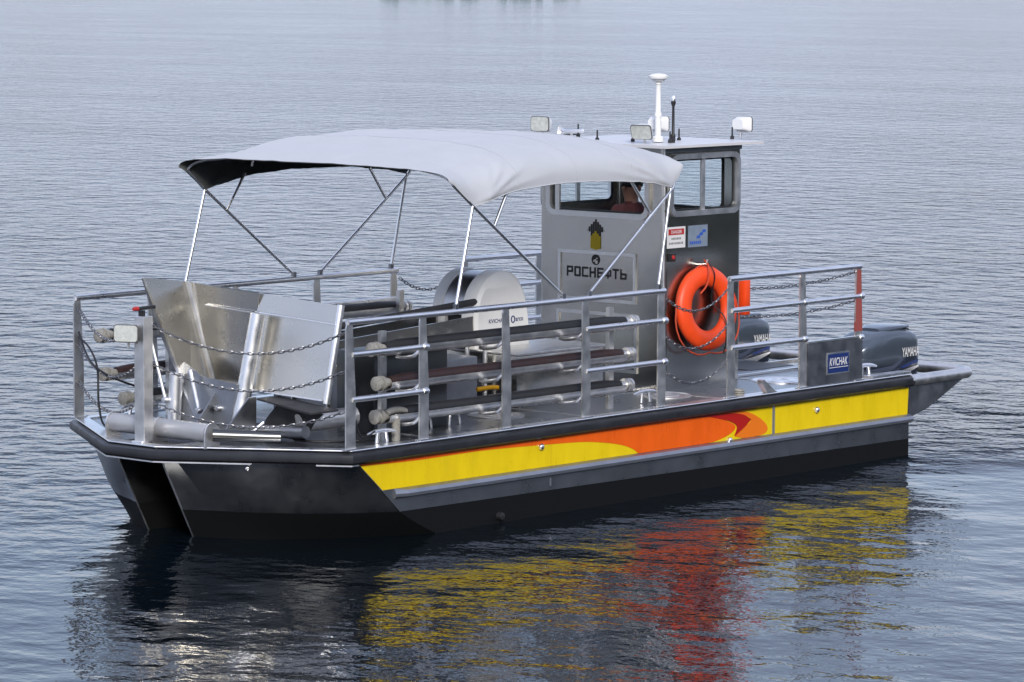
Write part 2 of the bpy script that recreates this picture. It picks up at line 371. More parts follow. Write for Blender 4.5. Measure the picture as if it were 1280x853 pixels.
# ------------------------------------------------------------------ the boat: hull
boat = thing('work_boat', 'aluminium twin hulled work boat with yellow and orange side stripe', 'boat', (3.5, 0, WATER_Z))
PX = [0, .841, 1.834, 2.837, 3.833, 4.798, 5.840, 6.681]
HB = 1.53
def P(name, bm, mt, smooth=None, par=None): return obj(name, bm, mt, par or boat, smooth)
ZL = [0, -.1, -.334, -.53, -.745, -.95]
CX = [0, .08, .354, .571, .99, 1.55]
for s in (-1, 1):
    bm = B(); rows = []; zz_ = [-.95*k/24 for k in range(25)]; ct = crom(list(zip(CX, ZL)), 8)
    ct = sorted((z, x) for x, z in ct)
    for z in zz_:
        cx = interp(ct, z)
        sx = -.83+.40*(-z/.75); wy = .27+.30*(-z/.75); so_ = (sx+.075-.10*z, s*wy)
        bg_ = .56*(1-(1-min(1, -z/.5))**2)              # the bow plates are rolled outwards
        cols = [(7.5, s*.25), (sx, s*.25)]+[(so_[0]+(cx-so_[0])*k/10-.84*bg_*k/10*(1-k/10), so_[1]+(s*HB-so_[1])*k/10+s*.54*bg_*k/10*(1-k/10)) for k in range(11)]+[(4, s*HB), (7.5, s*HB)]
        rows.append([bm.verts.new((x, y, z)) for x, y in cols])
    n_ = len(rows[0])
    for a, b in zip(rows, rows[1:]):
        for i in range(n_-1): bm.faces.new((a[i], a[i+1], b[i+1], b[i]))
        bm.faces.new((a[-1], a[0], b[0], b[-1]))
    bm.faces.new(rows[0]); bm.faces.new(rows[-1][::-1])
    h = P('hull', bm, HULL, 12)
    # weld beads on the stem edges
    bm = B(); tube(bm, [(-.832+.40*(-z/.75), s*.25, z) for z in ZL[:5]], .007, 6); P('stem_edge', bm, ALUB, 60, h)
    bm = B(); tube(bm, [(cx-.002, s*(HB+.001), z) for z, cx in list(zip(ZL, CX))[:4]], .006, 6); P('corner_edge', bm, DARKALU, 60, h)
    # side strake
    bm = B(); prof = [(0, -.350), (.035, -.366), (.055, -.392), (.055, -.415), (.02, -.430), (0, -.430)]
    y_ = s*HB
    ra = []
    for x, k in ((.50, .45), (.62, 1), (7.50, 1)):
        ra.append([bm.verts.new((x, y_+s*max(o_*k, .001), z-.0038*x*.9+.012)) for o_, z in prof])
    for a, b in zip(ra, ra[1:]):
        for j in range(len(prof)): bm.faces.new((a[j], a[(j+1) % 6], b[(j+1) % 6], b[j]))
    bm.faces.new(ra[0]); bm.faces.new(ra[-1][::-1])
    P('side_strake', bm, mat('strake_metal', (.42, .43, .45), .4, 1, vary=.1))
bm = B(); box(bm, -.76, 7.49, -.249, .249, -.13, -.10); P('tunnel_roof', bm, DARKALU)
bm = B(); box(bm, 7.43, 7.495, -.249, .249, -.9, -.02); P('transom', bm, DARKALU)

RIM = [(7.5, HB), (0, HB), (-.83, .25), (-.83, -.25), (0, -HB), (7.5, -HB)]
RIMR = RIM                                          # travelling far side -> bow -> near side: outward is on the right
bm = B(); prism(bm, [(-.815, -.25), (-.815, .25), (.0, HB-.02), (7.45, HB-.02), (7.45, -HB+.02), (0, -HB+.02)], 'z', -.02, -.004)
deck = P('deck', bm, DECKM)
bm = B(); sweep(bm, RIMR, [(.004, -.098), (.045, -.102), (.066, -.085), (.072, -.055), (.064, -.025), (.045, -.012), (.004, -.012)]); P('rubber_fender', bm, RUB, 35)
bm = B(); sweep(bm, RIMR, [(-.085, -.0035), (.022, -.0035), (.030, .004), (.028, .010), (-.08, .012), (-.085, .006)]); P('cap_rail', bm, ALUB)
bm = B(); sweep(bm, [(-.42, .886), (-.83, .25), (-.83, -.25), (-.42, -.886)], [(.002, -.114), (.052, -.114), (.052, -.1035), (.002, -.1035)]); P('fender_lip', bm, ALUB)
bm = B(); sweep(bm, [(-.14, -1.315), (0, -HB), (.05, -HB)], [(.002, -.114), (.05, -.114), (.05, -.1035), (.002, -.1035)]); P('fender_lip', bm, ALUB)

# vinyl side panel: the same on both sides
def vinyl(name, pts, off, mt, z_only=False):
    for s in (-1, 1):
        bm = B(); prism(bm, pts, 'y', s*(HB+off), s*(HB+off+.002)); P(name, bm, mt)
zb = lambda x: -.338-.0036*x
vinyl('yellow_panel', [(.085, -.1), (7.485, -.115), (7.47, zb(7.47)), (.365, zb(.365))], .0015, YEL)
top = lambda x: -.1005-.002*x
main = [(.088, -.1008), (4.15, -.109)]+crom([(4.15, -.109), (4.50, -.13), (4.76, -.19), (4.87, -.245), (4.80, -.300), (4.60, -.345), (4.42, zb(4.42))], 6)[1:]
yedge = crom([(3.53, zb(3.5)), (3.44, -.30), (3.24, -.245), (2.85, -.190), (2.38, -.166), (1.9, -.148), (1.48, -.138), (.723, -.140), (.12, -.125)], 6)
vinyl('orange_swoosh', main+yedge, .0042, ORA)
red = crom([(4.10, -.1095), (4.6, -.111), (4.93, -.138), (5.09, -.198)], 6)+crom([(5.09, -.204), (4.99, -.265), (4.86, -.325)], 5)+crom([(4.855, -.32), (4.885, -.245), (4.77, -.188), (4.50, -.128)], 5)
vinyl('red_crescent', red, .0070, REDV)
lor = [(4.70, -.1105)]+crom([(4.93, -.1105), (5.10, -.150), (5.26, -.225), (5.335, -.300), (5.28, -.345), (5.13, zb(5.1)-.001)], 6)+[(4.98, zb(4.9))]+crom([(4.86, -.330), (5.0, -.262), (5.095, -.2), (4.93, -.138), (4.7, -.116)], 5)
vinyl('light_orange_arc', lor, .0042, ORL)
for s in (-1, 1):
    bm = B(); box(bm, 5.40, 5.435, s*(HB+.001), s*(HB+.008), -.375, -.108); P('seam_strip', bm, SILV)
    bm = B(); box(bm, 2.39, 2.397, s*(HB+.001), s*(HB+.0048), -.345, -.108); P('panel_joint', bm, GOLD)
    bm = B(); box(bm, 2.385, 2.40, s*(HB+.0005), s*(HB+.003), -.51, -.445); P('drain_slot', bm, ALUB)
    for x, z in ((2.26, -.175), (6.05, -.20), (4.78, -.355)):
        bm = B(); lathe(bm, [(.0, .035), (.018, .033), (.026, .022), (.026, 0)], (x, s*HB, z), (0, s, 0), 14); P('side_bolt', bm, ALUB, 50)
bm = B(); lathe(bm, [(0, .02), (.014, .016), (.016, 0)], (-.42, -.835, -.155), (-.75, -.65, 0), 10); P('side_bolt', bm, ALUB, 50)
bm = B(); lathe(bm, [(0, .05), (.03, .04), (.035, 0)], (1.75, -HB, -.69), (0, -1, 0), 10); P('sounder', bm, BLACK, 50)

# stern guard and the triangular side brackets
bm = B(); tube(bm, fillet([(7.47, -1.55, -.052), (8.44, -1.55, -.052), (8.52, -1.42, -.052), (8.52, 1.42, -.052), (8.44, 1.55, -.052), (7.47, 1.55, -.052)], .10, 4), .052, 14); P('stern_guard', bm, ALU, 40)
for s in (-1, 1):
    bm = B(); prism(bm, [(7.503, -.06), (8.40, -.06), (8.36, -.11), (7.80, -.335), (7.503, -.40)], 'y', s*1.52, s*1.535); P('stern_bracket', bm, DARKALU)
    bm = B(); prism(bm, [(6.9, .0125), (7.5, .0125), (7.5, .03), (6.9, .03)], 'y', s*1.42, s*1.55); P('stern_cap', bm, ALUB)
for y in (-.3, .3):
    bm = B(); box(bm, 7.5, 8.5, y-.025, y+.025, -.075, -.04); P('guard_brace', bm, ALU)

# deck hatches, seams
for x, y, r in ((2.50, -.84, .24), (4.60, -.95, .24), (6.25, -.98, .26), (4.3, .95, .24), (2.5, .9, .24)):
    bm = B(); lathe(bm, [(r, -.004), (r, .010), (r*.92, .014), (r*.88, .006), (r*.6, .007), (r*.58, .013), (r*.35, .013), (r*.33, .006), (0, .006)], (x, y, 0), (0, 0, 1), 36); P('deck_hatch', bm, ALUB if r > .25 else ALU, 40, deck)
for x in (1.05, 2.95, 4.75, 6.12):
    bm = B(); box(bm, x, x+.03, -1.42, 1.42, -.0035, .006); P('deck_seam', bm, ALU, None, deck)
for y in (-.52,):
    bm = B(); box(bm, 4.3, 7.4, y-.02, y+.02, .0065, .022); P('deck_seam', bm, ALUB, None, deck)
bm = B(); box(bm, 6.75, 7.40, -.28, .28, -.003, .004); P('engine_well', bm, BLACK, None, deck)

# ------------------------------------------------------------------ railings
def post(x, y, h=1.0, wd=.105, zb_=.012, tint=None, base=None):
    bm = B(); s = 1 if y > 0 else -1
    prism(bm, [(x-.05, zb_), (x+wd-.05, zb_), (x+wd-.05, .45), (x+.02, h+.01), (x-.03, h+.01), (x-.05, h-.05)], 'y', y-.007, y+.007)
    p = P('rail_post', bm, tint or ALU)
    bm = B(); box(bm, x-.065, x+wd-.035, y-.03, y+.03, .0125, .021); P('foot_plate', bm, ALUB, None, p)
    return p
def rail(pts, r=.023, name='hand_rail'): bm = B(); tube(bm, pts, r, 12); return P(name, bm, ALUB, 40)
def knob(x, y, z): bm = B(); lathe(bm, [(0, .04), (.02, .036), (.03, .022), (.03, -.022), (.02, -.036), (0, -.04)], (x, y, z), (1, 0, 0), 12); return P('rail_joint', bm, ALUB, 60)
H2 = 1.044
for s in (-1, 1):
    y = s*HB; yi = y
    for i in range(5): post(PX[i], y)
    rail([(-.03, y, 1.0), (3.87, y, 1.0)], .025)
    for z in (.747, .397):
        if s < 0: rail([(.02, y-s*.004, z), (.86, y-s*.004, z)]); knob(.86, y, z)
        rail([(2.84, y-s*.004, z), (3.875, y-s*.004, z)])
        knob(3.875, y, z)
    for i in (5, 6): post(PX[i], y, H2)
    post(PX[7], y, H2, .10, .40)
    bm = B(); prism(bm, [(PX[7]-.053, .46), (PX[7]+.053, .46), (PX[7]+.024, H2-.03), (PX[7]-.034, H2-.03)], 'y', y-.010, y+.010); P('red_band', bm, REDT)
    rail([(PX[5]-.03, y, H2), (PX[7]+.02, y, H2)], .025); rail([(PX[5]+.0, y, .768), (PX[7]+.04, y, .775)]); rail([(PX[5], y, .445), (PX[6]+.03, y, .445)])
    knob(PX[6]+.03, y, .445); knob(PX[6]+.03, y, .772); knob(PX[7]+.04, y, .775); knob(PX[7]+.04, y, .40)
    # panel between the last two posts
    bm = B(); box(bm, PX[6]+.065, PX[7]+.055, y-.013, y+.013, .014, .402); pn = P('rail_panel', bm, DARKALU)
    bm = B(); box(bm, PX[6]+.06, PX[7]+.065, y-.018, y+.018, .403, .418); P('panel_cap', bm, ALUB, None, pn)
    if s < 0:
        bm = B(); box(bm, 6.19, 6.525, y-.019, y-.0135, .10, .295); sg = P('name_plate', bm, ALUB)
        bm = B(); box(bm, 6.203, 6.512, y-.0225, y-.0195, .113, .282); P('plate_face', bm, BLUES, None, sg)
        text('lettering', 'KVICHAK', SIGNW, sg, (6.358, y-.0225, .212), (1, 0, .0), (.12, 0, 1), .072, .27, .012, .0015)
        bm = B(); box(bm, 6.215, 6.50, y-.0245, y-.023, .158, .163); P('plate_line', bm, SIGNW, None, sg)
    # cradle hooks that hold the boom sections on the second and fourth post
    for i in (1, 2, 3):
        for z in (.665, .398, .135):
            bm = B(); tube(bm, crom([(PX[i]-.03, y-s*.01, z+.055), (PX[i]-.05, y-s*.05, z+.015), (PX[i]-.05, y-s*.10, z+.0), (PX[i]-.05, y-s*.18, z-.012), (PX[i]-.05, y-s*.24, z-.008)], 4), .015, 7); P('cradle_hook', bm, ALUB, 50)
# bow post, square section, at the point of the bow
bm = B(); box(bm, -.79, -.69, -.075, .035, .012, 1.0, .006); P('bow_post', bm, ALU)
bm = B(); box(bm, -.80, -.68, -.055, .055, .0125, .022); P('post_foot', bm, ALUB)
# thin stanchion behind the gate
bm = B(); cyl(bm, (4.95, -1.43, .0), (4.95, -1.43, .80), .016, 10); P('stanchion', bm, ALUB, 40)
bm = B()
for k in range(3): tube(bm, [(5.05+.045*math.cos(a_/8*2*math.pi), -1.43+.045*math.sin(a_/8*2*math.pi), .012+.018*k) for a_ in range(8)], .009, 6, closed=True)
P('coiled_line', bm, CREAM, 40)

# cleats, bollards, fairlead
def cleat(x, y, rot=0, k=1.0, mt=None):
    bm = B(); c, s_ = math.cos(rot), math.sin(rot)
    T = lambda a, b, z: (x+(a*c-b*s_)*k, y+(a*s_+b*c)*k, .012+z*k)
    tube(bm, crom([T(-.16, 0, .075), T(-.10, 0, .088), T(0, 0, .095), T(.10, 0, .088), T(.16, 0, .075)], 3), [.010, .012, .014, .016, .018, .019, .019, .019, .018, .016, .014, .012, .010][:13], 8)
    for d in (-.045, .045): tube(bm, [T(d*1.3, 0, -.004), T(d, 0, .08)], .016, 8)
    P('mooring_cleat', bm, mt or ALUB, 50)
cleat(4.05, -1.19); cleat(6.98, -1.40, 0, 1.1); cleat(.36, 1.25, .2, 1.1); cleat(.50, -1.40, 0, 1.0)
def bollard(x, y, h=.21, k=1.):
    bm = B(); cyl(bm, (x, y, -.004), (x, y, h), .035*k, 14); b_ = P('bollard', bm, CREAM, 40)
    bm = B(); tube(bm, crom([(x-.11*k, y, h+.012), (x-.05, y, h+.03), (x+.05, y, h+.03), (x+.11*k, y, h+.012)], 3), .026, 10); P('bollard_head', bm, CREAM, 50, b_)
bollard(.74, -1.33)
bm = B(); prism(bm, [(5.30, .013), (5.44, .013), (5.40, .03), (5.245, .135), (5.22, .128), (5.225, .10)], 'y', -1.56, -1.50); P('fairlead', bm, ALU)

# ------------------------------------------------------------------ cabin
X0, X1, Y0, ZC = 4.88, 6.0, .72, 2.14
def wall_x(x, th, hole):
    bm = B(); holed(bm, [(-Y0+.05, .0), (Y0-.05, .0), (Y0-.05, ZC), (-Y0+.05, ZC)], rrect(*hole, .07), 'x', x, x+th); return P('cabin_wall', bm, SHEET)
def wall_y(y, th, hole):
    bm = B(); holed(bm, [(X0+.05, .0), (X1-.05, .0), (X1-.05, ZC), (X0+.05, ZC)], rrect(*hole, .07), 'y', y, y+th); return P('cabin_wall', bm, SHEET)
HF = (-.53, .585, 1.535, 2.05); HS = (4.965, 5.905, 1.565, 2.045)
wall_x(X0, .02, HF); wall_x(X1-.02, .02, HF); wall_y(-Y0, .02, HS); wall_y(Y0-.02, .02, HS)
for cx, cy, a0 in ((X0+.05, -Y0+.05, 180), (X0+.05, Y0-.05, 90), (X1-.05, -Y0+.05, 270), (X1-.05, Y0-.05, 0)):
    poly = [(cx+.05*math.cos(R(a0+90*k/8)), cy+.05*math.sin(R(a0+90*k/8))) for k in range(9)]+[(cx+.03*math.cos(R(a0+90*k/8)), cy+.03*math.sin(R(a0+90*k/8))) for k in range(8, -1, -1)]
    bm = B(); prism(bm, poly, 'z', 0, ZC); P('cabin_corner', bm, SHEET, 30)
def window(axis, c, sgn, hole, mull):
    a, b, z0, z1 = hole
    t0, t1 = (c-.012, c+.03) if sgn > 0 else (c-.03, c+.012)
    bm = B(); holed(bm, rrect(a-.035, b+.035, z0-.035, z1+.035, .095), rrect(a+.012, b-.012, z0+.012, z1-.012, .06), axis, t0, t1)
    f = P('window', bm, ALU, 40)
    g0 = c+sgn*.004-(.003 if sgn > 0 else .001)
    bm = B(); holed(bm, rrect(a+.002, b-.002, z0+.002, z1-.002, .068), rrect(a+.028, b-.028, z0+.028, z1-.028, .05), axis, c-sgn*.020-.006, c-sgn*.020+.006); P('rubber_seal', bm, BLACK, 40, f)
    bm = B(); prism(bm, rrect(a+.02, mull-.012, z0+.02, z1-.02, .03), axis, g0, g0+.004); P('pane', bm, GLASS, None, f)
    bm = B(); prism(bm, rrect(mull+.012, b-.02, z0+.02, z1-.02, .03), axis, g0, g0+.004); P('pane', bm, GLASS, None, f)
    bm = B(); prism(bm, [(mull-.024, z0+.013), (mull+.024, z0+.013), (mull+.024, z1-.013), (mull-.024, z1-.013)], axis, c-.010, c+.010); P('mullion', bm, ALU, None, f)
window('x', X0, -1, HF, .50); window('x', X1, 1, HF, .23); window('y', -Y0, -1, HS, 5.42); window('y', Y0, 1, HS, 5.42)
# roof
bm = B(); nX, nY = 14, 10; xs = [4.74+(6.16-4.74)*i/nX for i in range(nX+1)]; ys = [-.84+1.68*j/nY for j in range(nY+1)]
rz = lambda x, y: 2.165+.03*(1-(y/.84)**2)*(1-((x-5.45)/.75)**2)
tv = [[bm.verts.new((x, y, rz(x, y))) for y in ys] for x in xs]; bv = [[bm.verts.new((x, y, 2.142)) for y in ys] for x in xs]
for i in range(nX):
    for j in range(nY):
        bm.faces.new((tv[i][j], tv[i+1][j], tv[i+1][j+1], tv[i][j+1])); bm.faces.new((bv[i][j], bv[i][j+1], bv[i+1][j+1], bv[i+1][j]))
for i in range(nX):
    for A_ in (0, nY): bm.faces.new((tv[i][A_], bv[i][A_], bv[i+1][A_], tv[i+1][A_]))
for j in range(nY):
    for A_ in (0, nX): bm.faces.new((tv[A_][j], tv[A_][j+1], bv[A_][j+1], bv[A_][j]))
roof = P('cabin_roof', bm, mat('roof_paint', (.62, .62, .64), .4, 0, vary=.04), 40)
bm = B(); sweep(bm, [(5.985, -Y0-.003), (4.90, -Y0-.003)], [(0, 2.095), (.012, 2.095), (.012, 2.139), (0, 2.139)]); P('roof_gutter', bm, DARKALU)
# dark cabin inside: helm console and seat
bm = B(); box(bm, 5.02, 5.32, -.55, .55, .091, 1.10, .02); P('helm_console', bm, SEATM)
bm = B(); box(bm, 5.6, 5.96, -.35, .35, .091, .85, .03); P('helm_seat', bm, SEATM)
bm = B(); box(bm, 4.93, 5.94, -.68, .68, .0, .09); P('cabin_floor', bm, DECKM)

bm = B(); cyl(bm, (X0+.008, -Y0+.008, .002), (X0+.008, -Y0+.008, 2.13), .011, 10); P('corner_highlight', bm, ALUB, 40)  # thin bright tube added to draw the highlight down the rounded corner
# frames and writing on the front wall
def frame_x(y0, y1, z0, z1, wd=.028):
    bm = B(); holed(bm, [(y0, z0), (y1, z0), (y1, z1), (y0, z1)], [(y0+wd, z0+wd), (y1-wd, z0+wd), (y1-wd, z1-wd), (y0+wd, z1-wd)], 'x', X0-.014, X0-.001); return P('wall_frame', bm, ALU)
frame_x(-.41, .485, .745, 1.195); frame_x(-.43, .50, .13, .655)
em = thing('emblem', None, None); em.parent = boat; em.matrix_parent_inverse = Matrix.Translation(-boat.location); 
hts = [.055, .085, .115, .15, .115, .085, .055]
for k in range(9):
    d = abs(k-4); y = .057-(k-4)*.0245; topz = 1.478-.022*d-(0 if d < 4 else .008); botz = 1.345-.0+.016*(0 if d > 2 else 0)
    bot = 1.33+(.012*d if d >= 3 else 0)
    bm = B(); box(bm, X0-.0035, X0-.0005, y-.0088, y+.0088, bot, topz); o_ = obj('emblem_bar', bm, INK); o_.parent = em
for k in range(-2, 3):
    y = .057-k*.0235; 
    bm = B(); box(bm, X0-.0065, X0-.0037, y-.0105, y+.0105, 1.205+.006*abs(k), 1.372-.020*abs(k)); o_ = obj('emblem_bar', bm, GOLD); o_.parent = em
bm = B(); lathe(bm, [(0, .003), (.048, .003), (.048, 0)], (X0-.0003, .055, 1.118), (-1, 0, 0), 24); rd = P('round_emblem', bm, INK)
for dy, dz, r_ in ((-.012, -.020, .017), (.016, -.012, .010), (-.016, .012, .008), (.004, -.002, .009)):
    bm = B(); lathe(bm, [(0, .0025), (r_, .0025), (r_, 0)], (X0-.0036, .055+dy, 1.118+dz), (-1, 0, 0), 12); P('emblem_mark', bm, SHEET, None, rd)
STROKES = {   # block capitals, unit cell, one rectangle (y0, y1, z0, z1) for each stroke
    'Р': [(0, .24, 0, 1), (.24, .95, .80, 1), (.24, .95, .36, .56), (.76, 1, .40, .96)],
    'О': [(0, .24, .04, .96), (.76, 1, .04, .96), (.08, .92, .80, 1), (.08, .92, 0, .20)],
    'С': [(0, .24, .04, .96), (.08, 1, .80, 1), (.08, 1, 0, .20)],
    'Н': [(0, .24, 0, 1), (.76, 1, 0, 1), (.2, .8, .40, .60)],
    'Е': [(0, .24, 0, 1), (.2, 1, .80, 1), (.2, .9, .40, .60), (.2, 1, 0, .20)],
    'Ф': [(.39, .61, 0, 1), (0, .20, .24, .80), (.80, 1, .24, .80), (.05, .95, .68, .86), (.05, .95, .18, .36)],
    'Т': [(.38, .62, 0, 1), (0, 1, .80, 1)],
    'Ь': [(0, .24, 0, 1), (.2, .95, 0, .20), (.2, .95, .42, .62), (.76, 1, .04, .58)]}
bm = B(); cw, gp, hh_ = .0725, .0157, .092
for k, ch in enumerate('РОСНЕФТЬ'):
    yl = .046+.345-k*(cw+gp)
    for q, (a_, b_, c_, d_) in enumerate(STROKES[ch]): box(bm, X0-.003-.0003*q, X0-.0004, yl-b_*cw, yl-a_*cw, .957+c_*hh_, .957+d_*hh_)
P('lettering', bm, INK)
# signs on the side wall
def card(x0, x1, z0, z1, mt, name, off=.0015):
    bm = B(); box(bm, x0, x1, -Y0-off-.002, -Y0-off, z0, z1); return P(name, bm, mt)
c1 = card(4.915, 5.175, 1.255, 1.442, SIGNW, 'warning_sign')
bm = B(); box(bm, 4.935, 5.155, -Y0-.0062, -Y0-.0037, 1.372, 1.424); P('sign_header', bm, SIGNR, None, c1)
text('lettering', 'DANGER', SIGNW, c1, (5.045, -Y0-.0062, 1.398), (1, 0, 0), (0, 0, 1), .030, .15, .01, .0012)
for row, zz, n_ in ((0, 1.338, 7), (1, 1.297, 10)):
    for k in range(n_):
        x = 5.045+(k-(n_-1)/2)*.020; bm = B(); hh = random.uniform(.008, .012)
        box(bm, x-.006, x+.006, -Y0-.0046, -Y0-.0037, zz-hh, zz+hh); P('sign_line', bm, INKG, None, c1)
c2 = card(5.215, 5.495, 1.250, 1.442, SIGNG, 'blue_sign')
for k in range(6):
    x = 5.25+k*.028; bm = B(); box(bm, x-.010, x+.010, -Y0-.0046, -Y0-.0037, 1.275, 1.302); P('sign_line', bm, INKB, None, c2)
for k in range(3):
    x = 5.36+k*.04; bm = B(); prism(bm, [(x-.03, 1.325+.025*k), (x+.025, 1.325+.025*k), (x+.03, 1.35+.025*k), (x-.015, 1.35+.025*k)], 'y', -Y0-.0046, -Y0-.0037); P('sign_line', bm, INKB, None, c2)
bm = B(); box(bm, 4.925, 4.985, -Y0-.05, -Y0-.001, 1.14, 1.215, .005); nv = P('side_light', bm, BLACK)
bm = B(); lathe(bm, [(0, .01), (.018, .008), (.02, 0)], (4.944, -Y0-.052, 1.18), (0, -1, 0), 12); P('red_lens', bm, SIGNR, 50, nv)

# roof equipment
def floodlight(x, y, z, yaw, k=1.0, tilt=0, name='floodlight', par=None):
    c, s_ = math.cos(yaw), math.sin(yaw); ct, st = math.cos(tilt), math.sin(tilt)
    def T(a, b, h): a2, h2 = a*ct-h*st, a*st+h*ct; return Vector((x+(a2*c-b*s_)*k, y+(a2*s_+b*c)*k, z+h2*k))   # +a is the beam
    def rb(bm, a0, a1, r0, r1, rr=.03):
        A_ = rrect(-r0[0], r0[0], -r0[1], r0[1], min(rr, r0[1]*.5), 3); C_ = rrect(-r1[0], r1[0], -r1[1], r1[1], min(rr, r1[1]*.5), 3)
        va = [bm.verts.new(T(a0, p, q)) for p, q in A_]; vb = [bm.verts.new(T(a1, p, q)) for p, q in C_]; n = len(va)
        bm.faces.new(va); bm.faces.new(vb[::-1])
        for i in range(n): bm.faces.new((va[i], va[(i+1) % n], vb[(i+1) % n], vb[i]))
    bm = B(); rb(bm, -.075, .03, (.085, .055), (.125, .085)); o = P(name, bm, WHITEP, 40)
    bm = B(); rb(bm, .031, .046, (.127, .087), (.127, .087)); P('lamp_bezel', bm, mat('bezel_grey', (.12, .12, .12), .5), 40, o)
    bm = B(); rb(bm, .047, .050, (.119, .079), (.119, .079)); P('lamp_glass', bm, LENS, 40, o)
    bm = B(); tube(bm, [T(-.02, 0, -.09), T(-.02, 0, -.15)], .014*k, 8); tube(bm, [T(-.02, -.10, -.09), T(-.02, .10, -.09)], .008*k, 8); P('lamp_bracket', bm, ALU, 40, o)
    return o
floodlight(4.84, -.50, 2.285, R(195), .78, R(-20)); floodlight(5.15, -.42, 2.335, R(10), .78); floodlight(6.12, -.62, 2.310, R(-8), .78); floodlight(4.84, .66, 2.31, R(185), .78)
def lath(name, prof, c, mt, par=None, axis=(0, 0, 1), seg=16): bm = B(); lathe(bm, prof, c, axis, seg); return P(name, bm, mt, 40, par)
an = lath('gps_antenna', [(0, 0), (.05, 0), (.05, .04), (.028, .05), (.028, .22), (.032, .22), (.032, .25), (.024, .26), (.022, .50), (.028, .505), (.028, .53), (0, .53)], (5.03, -.52, 2.185), WHITEP)
lath('antenna_dome', [(0, .0), (.05, .005), (.062, .02), (.085, .03), (.088, .05), (.06, .068), (0, .075)], (5.03, -.52, 2.712), WHITEP, an, seg=24)
a2 = lath('whip_antenna', [(0, 0), (.022, 0), (.022, .05), (.014, .06), (.011, .30), (.022, .33), (.022, .35), (0, .35)], (5.27, -.50, 2.185), BLACK)
lath('antenna_tip', [(0, 0), (.02, 0), (.022, .03), (.015, .045), (0, .048)], (5.27, -.50, 2.536), ALUB, a2)
for x, y, h in ((5.38, -.48, .11), (6.0, -.60, .11), (5.05, -.64, .10), (5.12, -.62, .06), (4.82, .0, .10), (4.95, -.3, .12), (5.30, .62, .12)):
    lath('clip_antenna', [(0, 0), (.018, 0), (.018, .025), (.008, .035), (.007, h), (0, h)], (x, y, 2.178), BLACK)
bm = B(); lathe(bm, [(.045, -.02), (.042, -.01), (.02, .02), (.014, .10), (.016, .20), (.02, .22), (0, .23)], (4.95, .52, 2.245), (1, -.35, 0), 16); hn = P('air_horn', bm, ALUB, 40)
bm = B(); cyl(bm, (5.05, .49, 2.175), (5.05, .49, 2.24), .012, 8); P('horn_bracket', bm, ALU, None, hn)
bm = B(); tube(bm, [(4.9, .6, 2.21), (5.3, .6, 2.205)], .008, 6); P('roof_bar', bm, BLACK)

# locker box in front of the cabin, deck box behind
bm = B(); box(bm, 3.05, 4.20, -.60, .60, -.003, .44, .012); lk = P('deck_locker', bm, SHEET, 30)
bm = B(); box(bm, 3.03, 4.22, -.63, .63, .442, .462, .004); P('locker_lid', bm, ALU, 30, lk)
bm = B(); tube(bm, fillet([(4.55, -.735, .03), (4.55, -.735, .05)], .01), .01); P('lid_pin', bm, ALU, None, lk)

# ------------------------------------------------------------------ canopy
cp = thing('canopy', 'light grey fabric sun canopy on folding tube frame over the foredeck', 'canopy', (2.7, 0, 1.0))
ZE = [(1.14, 2.03), (1.20, 2.005), (1.30, 1.93), (1.45, 1.825), (1.60, 1.86), (1.93, 1.925), (2.47, 1.965), (3.25, 1.954), (3.70, 1.915), (3.97, 1.872), (4.06, 1.95), (4.12, 2.04)]
ZCN = [(1.14, 2.125), (1.25, 2.165), (1.5, 2.235), (1.9, 2.30), (2.4, 2.335), (3.0, 2.34), (3.5, 2.31), (3.8, 2.285), (4.0, 2.245), (4.09, 2.19), (4.12, 2.13)]
xs = sorted(set([1.14, 1.17, 1.2, 1.25, 1.3, 1.37, 1.45, 1.52]+[1.6+.035*i for i in range(67)]+[3.92, 3.97, 4.02, 4.06, 4.09, 4.12]))
NT = 200
def canopy_pt(x, th, dz=0.):
    ze, zc = interp(ZE, x), interp(ZCN, x)
    c, s_ = math.cos(th), math.sin(th)
    yy = 1.52*math.copysign(abs(c)**.56, c); z = ze+(zc-ze)*abs(s_)**.74
    e = abs(yy)/1.52
    tight = 0                                    # cloth sags a little between its three inner bows
    for a, b in ((1.3, 1.95), (1.95, 2.7), (2.7, 3.45), (3.45, 4.05)):
        if a < x < b: tight = math.sin(math.pi*(x-a)/(b-a))
    z -= .022*tight*(1-e**3)
    q = Vector((x*2.2, yy*2.2, 0)); z += .009*noise.noise(q*1.2)+.004*noise.noise(q*4)+.0022*noise.noise(Vector((x*22, yy*5, 1)))
    yy2 = yy
    # folds that run out of the corners
    for fx, sx in ((3.95, -1), (1.50, 1)):
        d = (x-fx)*sx
        if d > 0:
            hgt = z-ze
            for slope, amp in ((.30, .026), (.60, .020), (.10, .018), (1.0, .014)):
                f = (hgt-slope*d)/.030; yy2 += math.copysign(amp*math.exp(-f*f)*math.exp(-(d/.55)**2)*min(1, d*8), yy)*(1 if e > .9 else e**6)
    return Vector((x, yy2, z+dz))
def shell(name, mt, off):
    bm = B(); g = []
    for x in xs:
        row = []
        for k in range(NT+1):
            th = math.pi*k/NT; p = canopy_pt(x, th); c, s_ = math.cos(th), math.sin(th)
            p -= Vector((0, math.copysign(off, c)*abs(c)**.5, off*abs(s_)**.5)); row.append(bm.verts.new(p))
        g.append(row)
    for a, b in zip(g, g[1:]):
        for j in range(NT): bm.faces.new((a[j], a[j+1], b[j+1], b[j]))
    return obj(name, bm, mt, cp, 179)
shell('fabric', FAB, 0); shell('lining', LIN, .006)
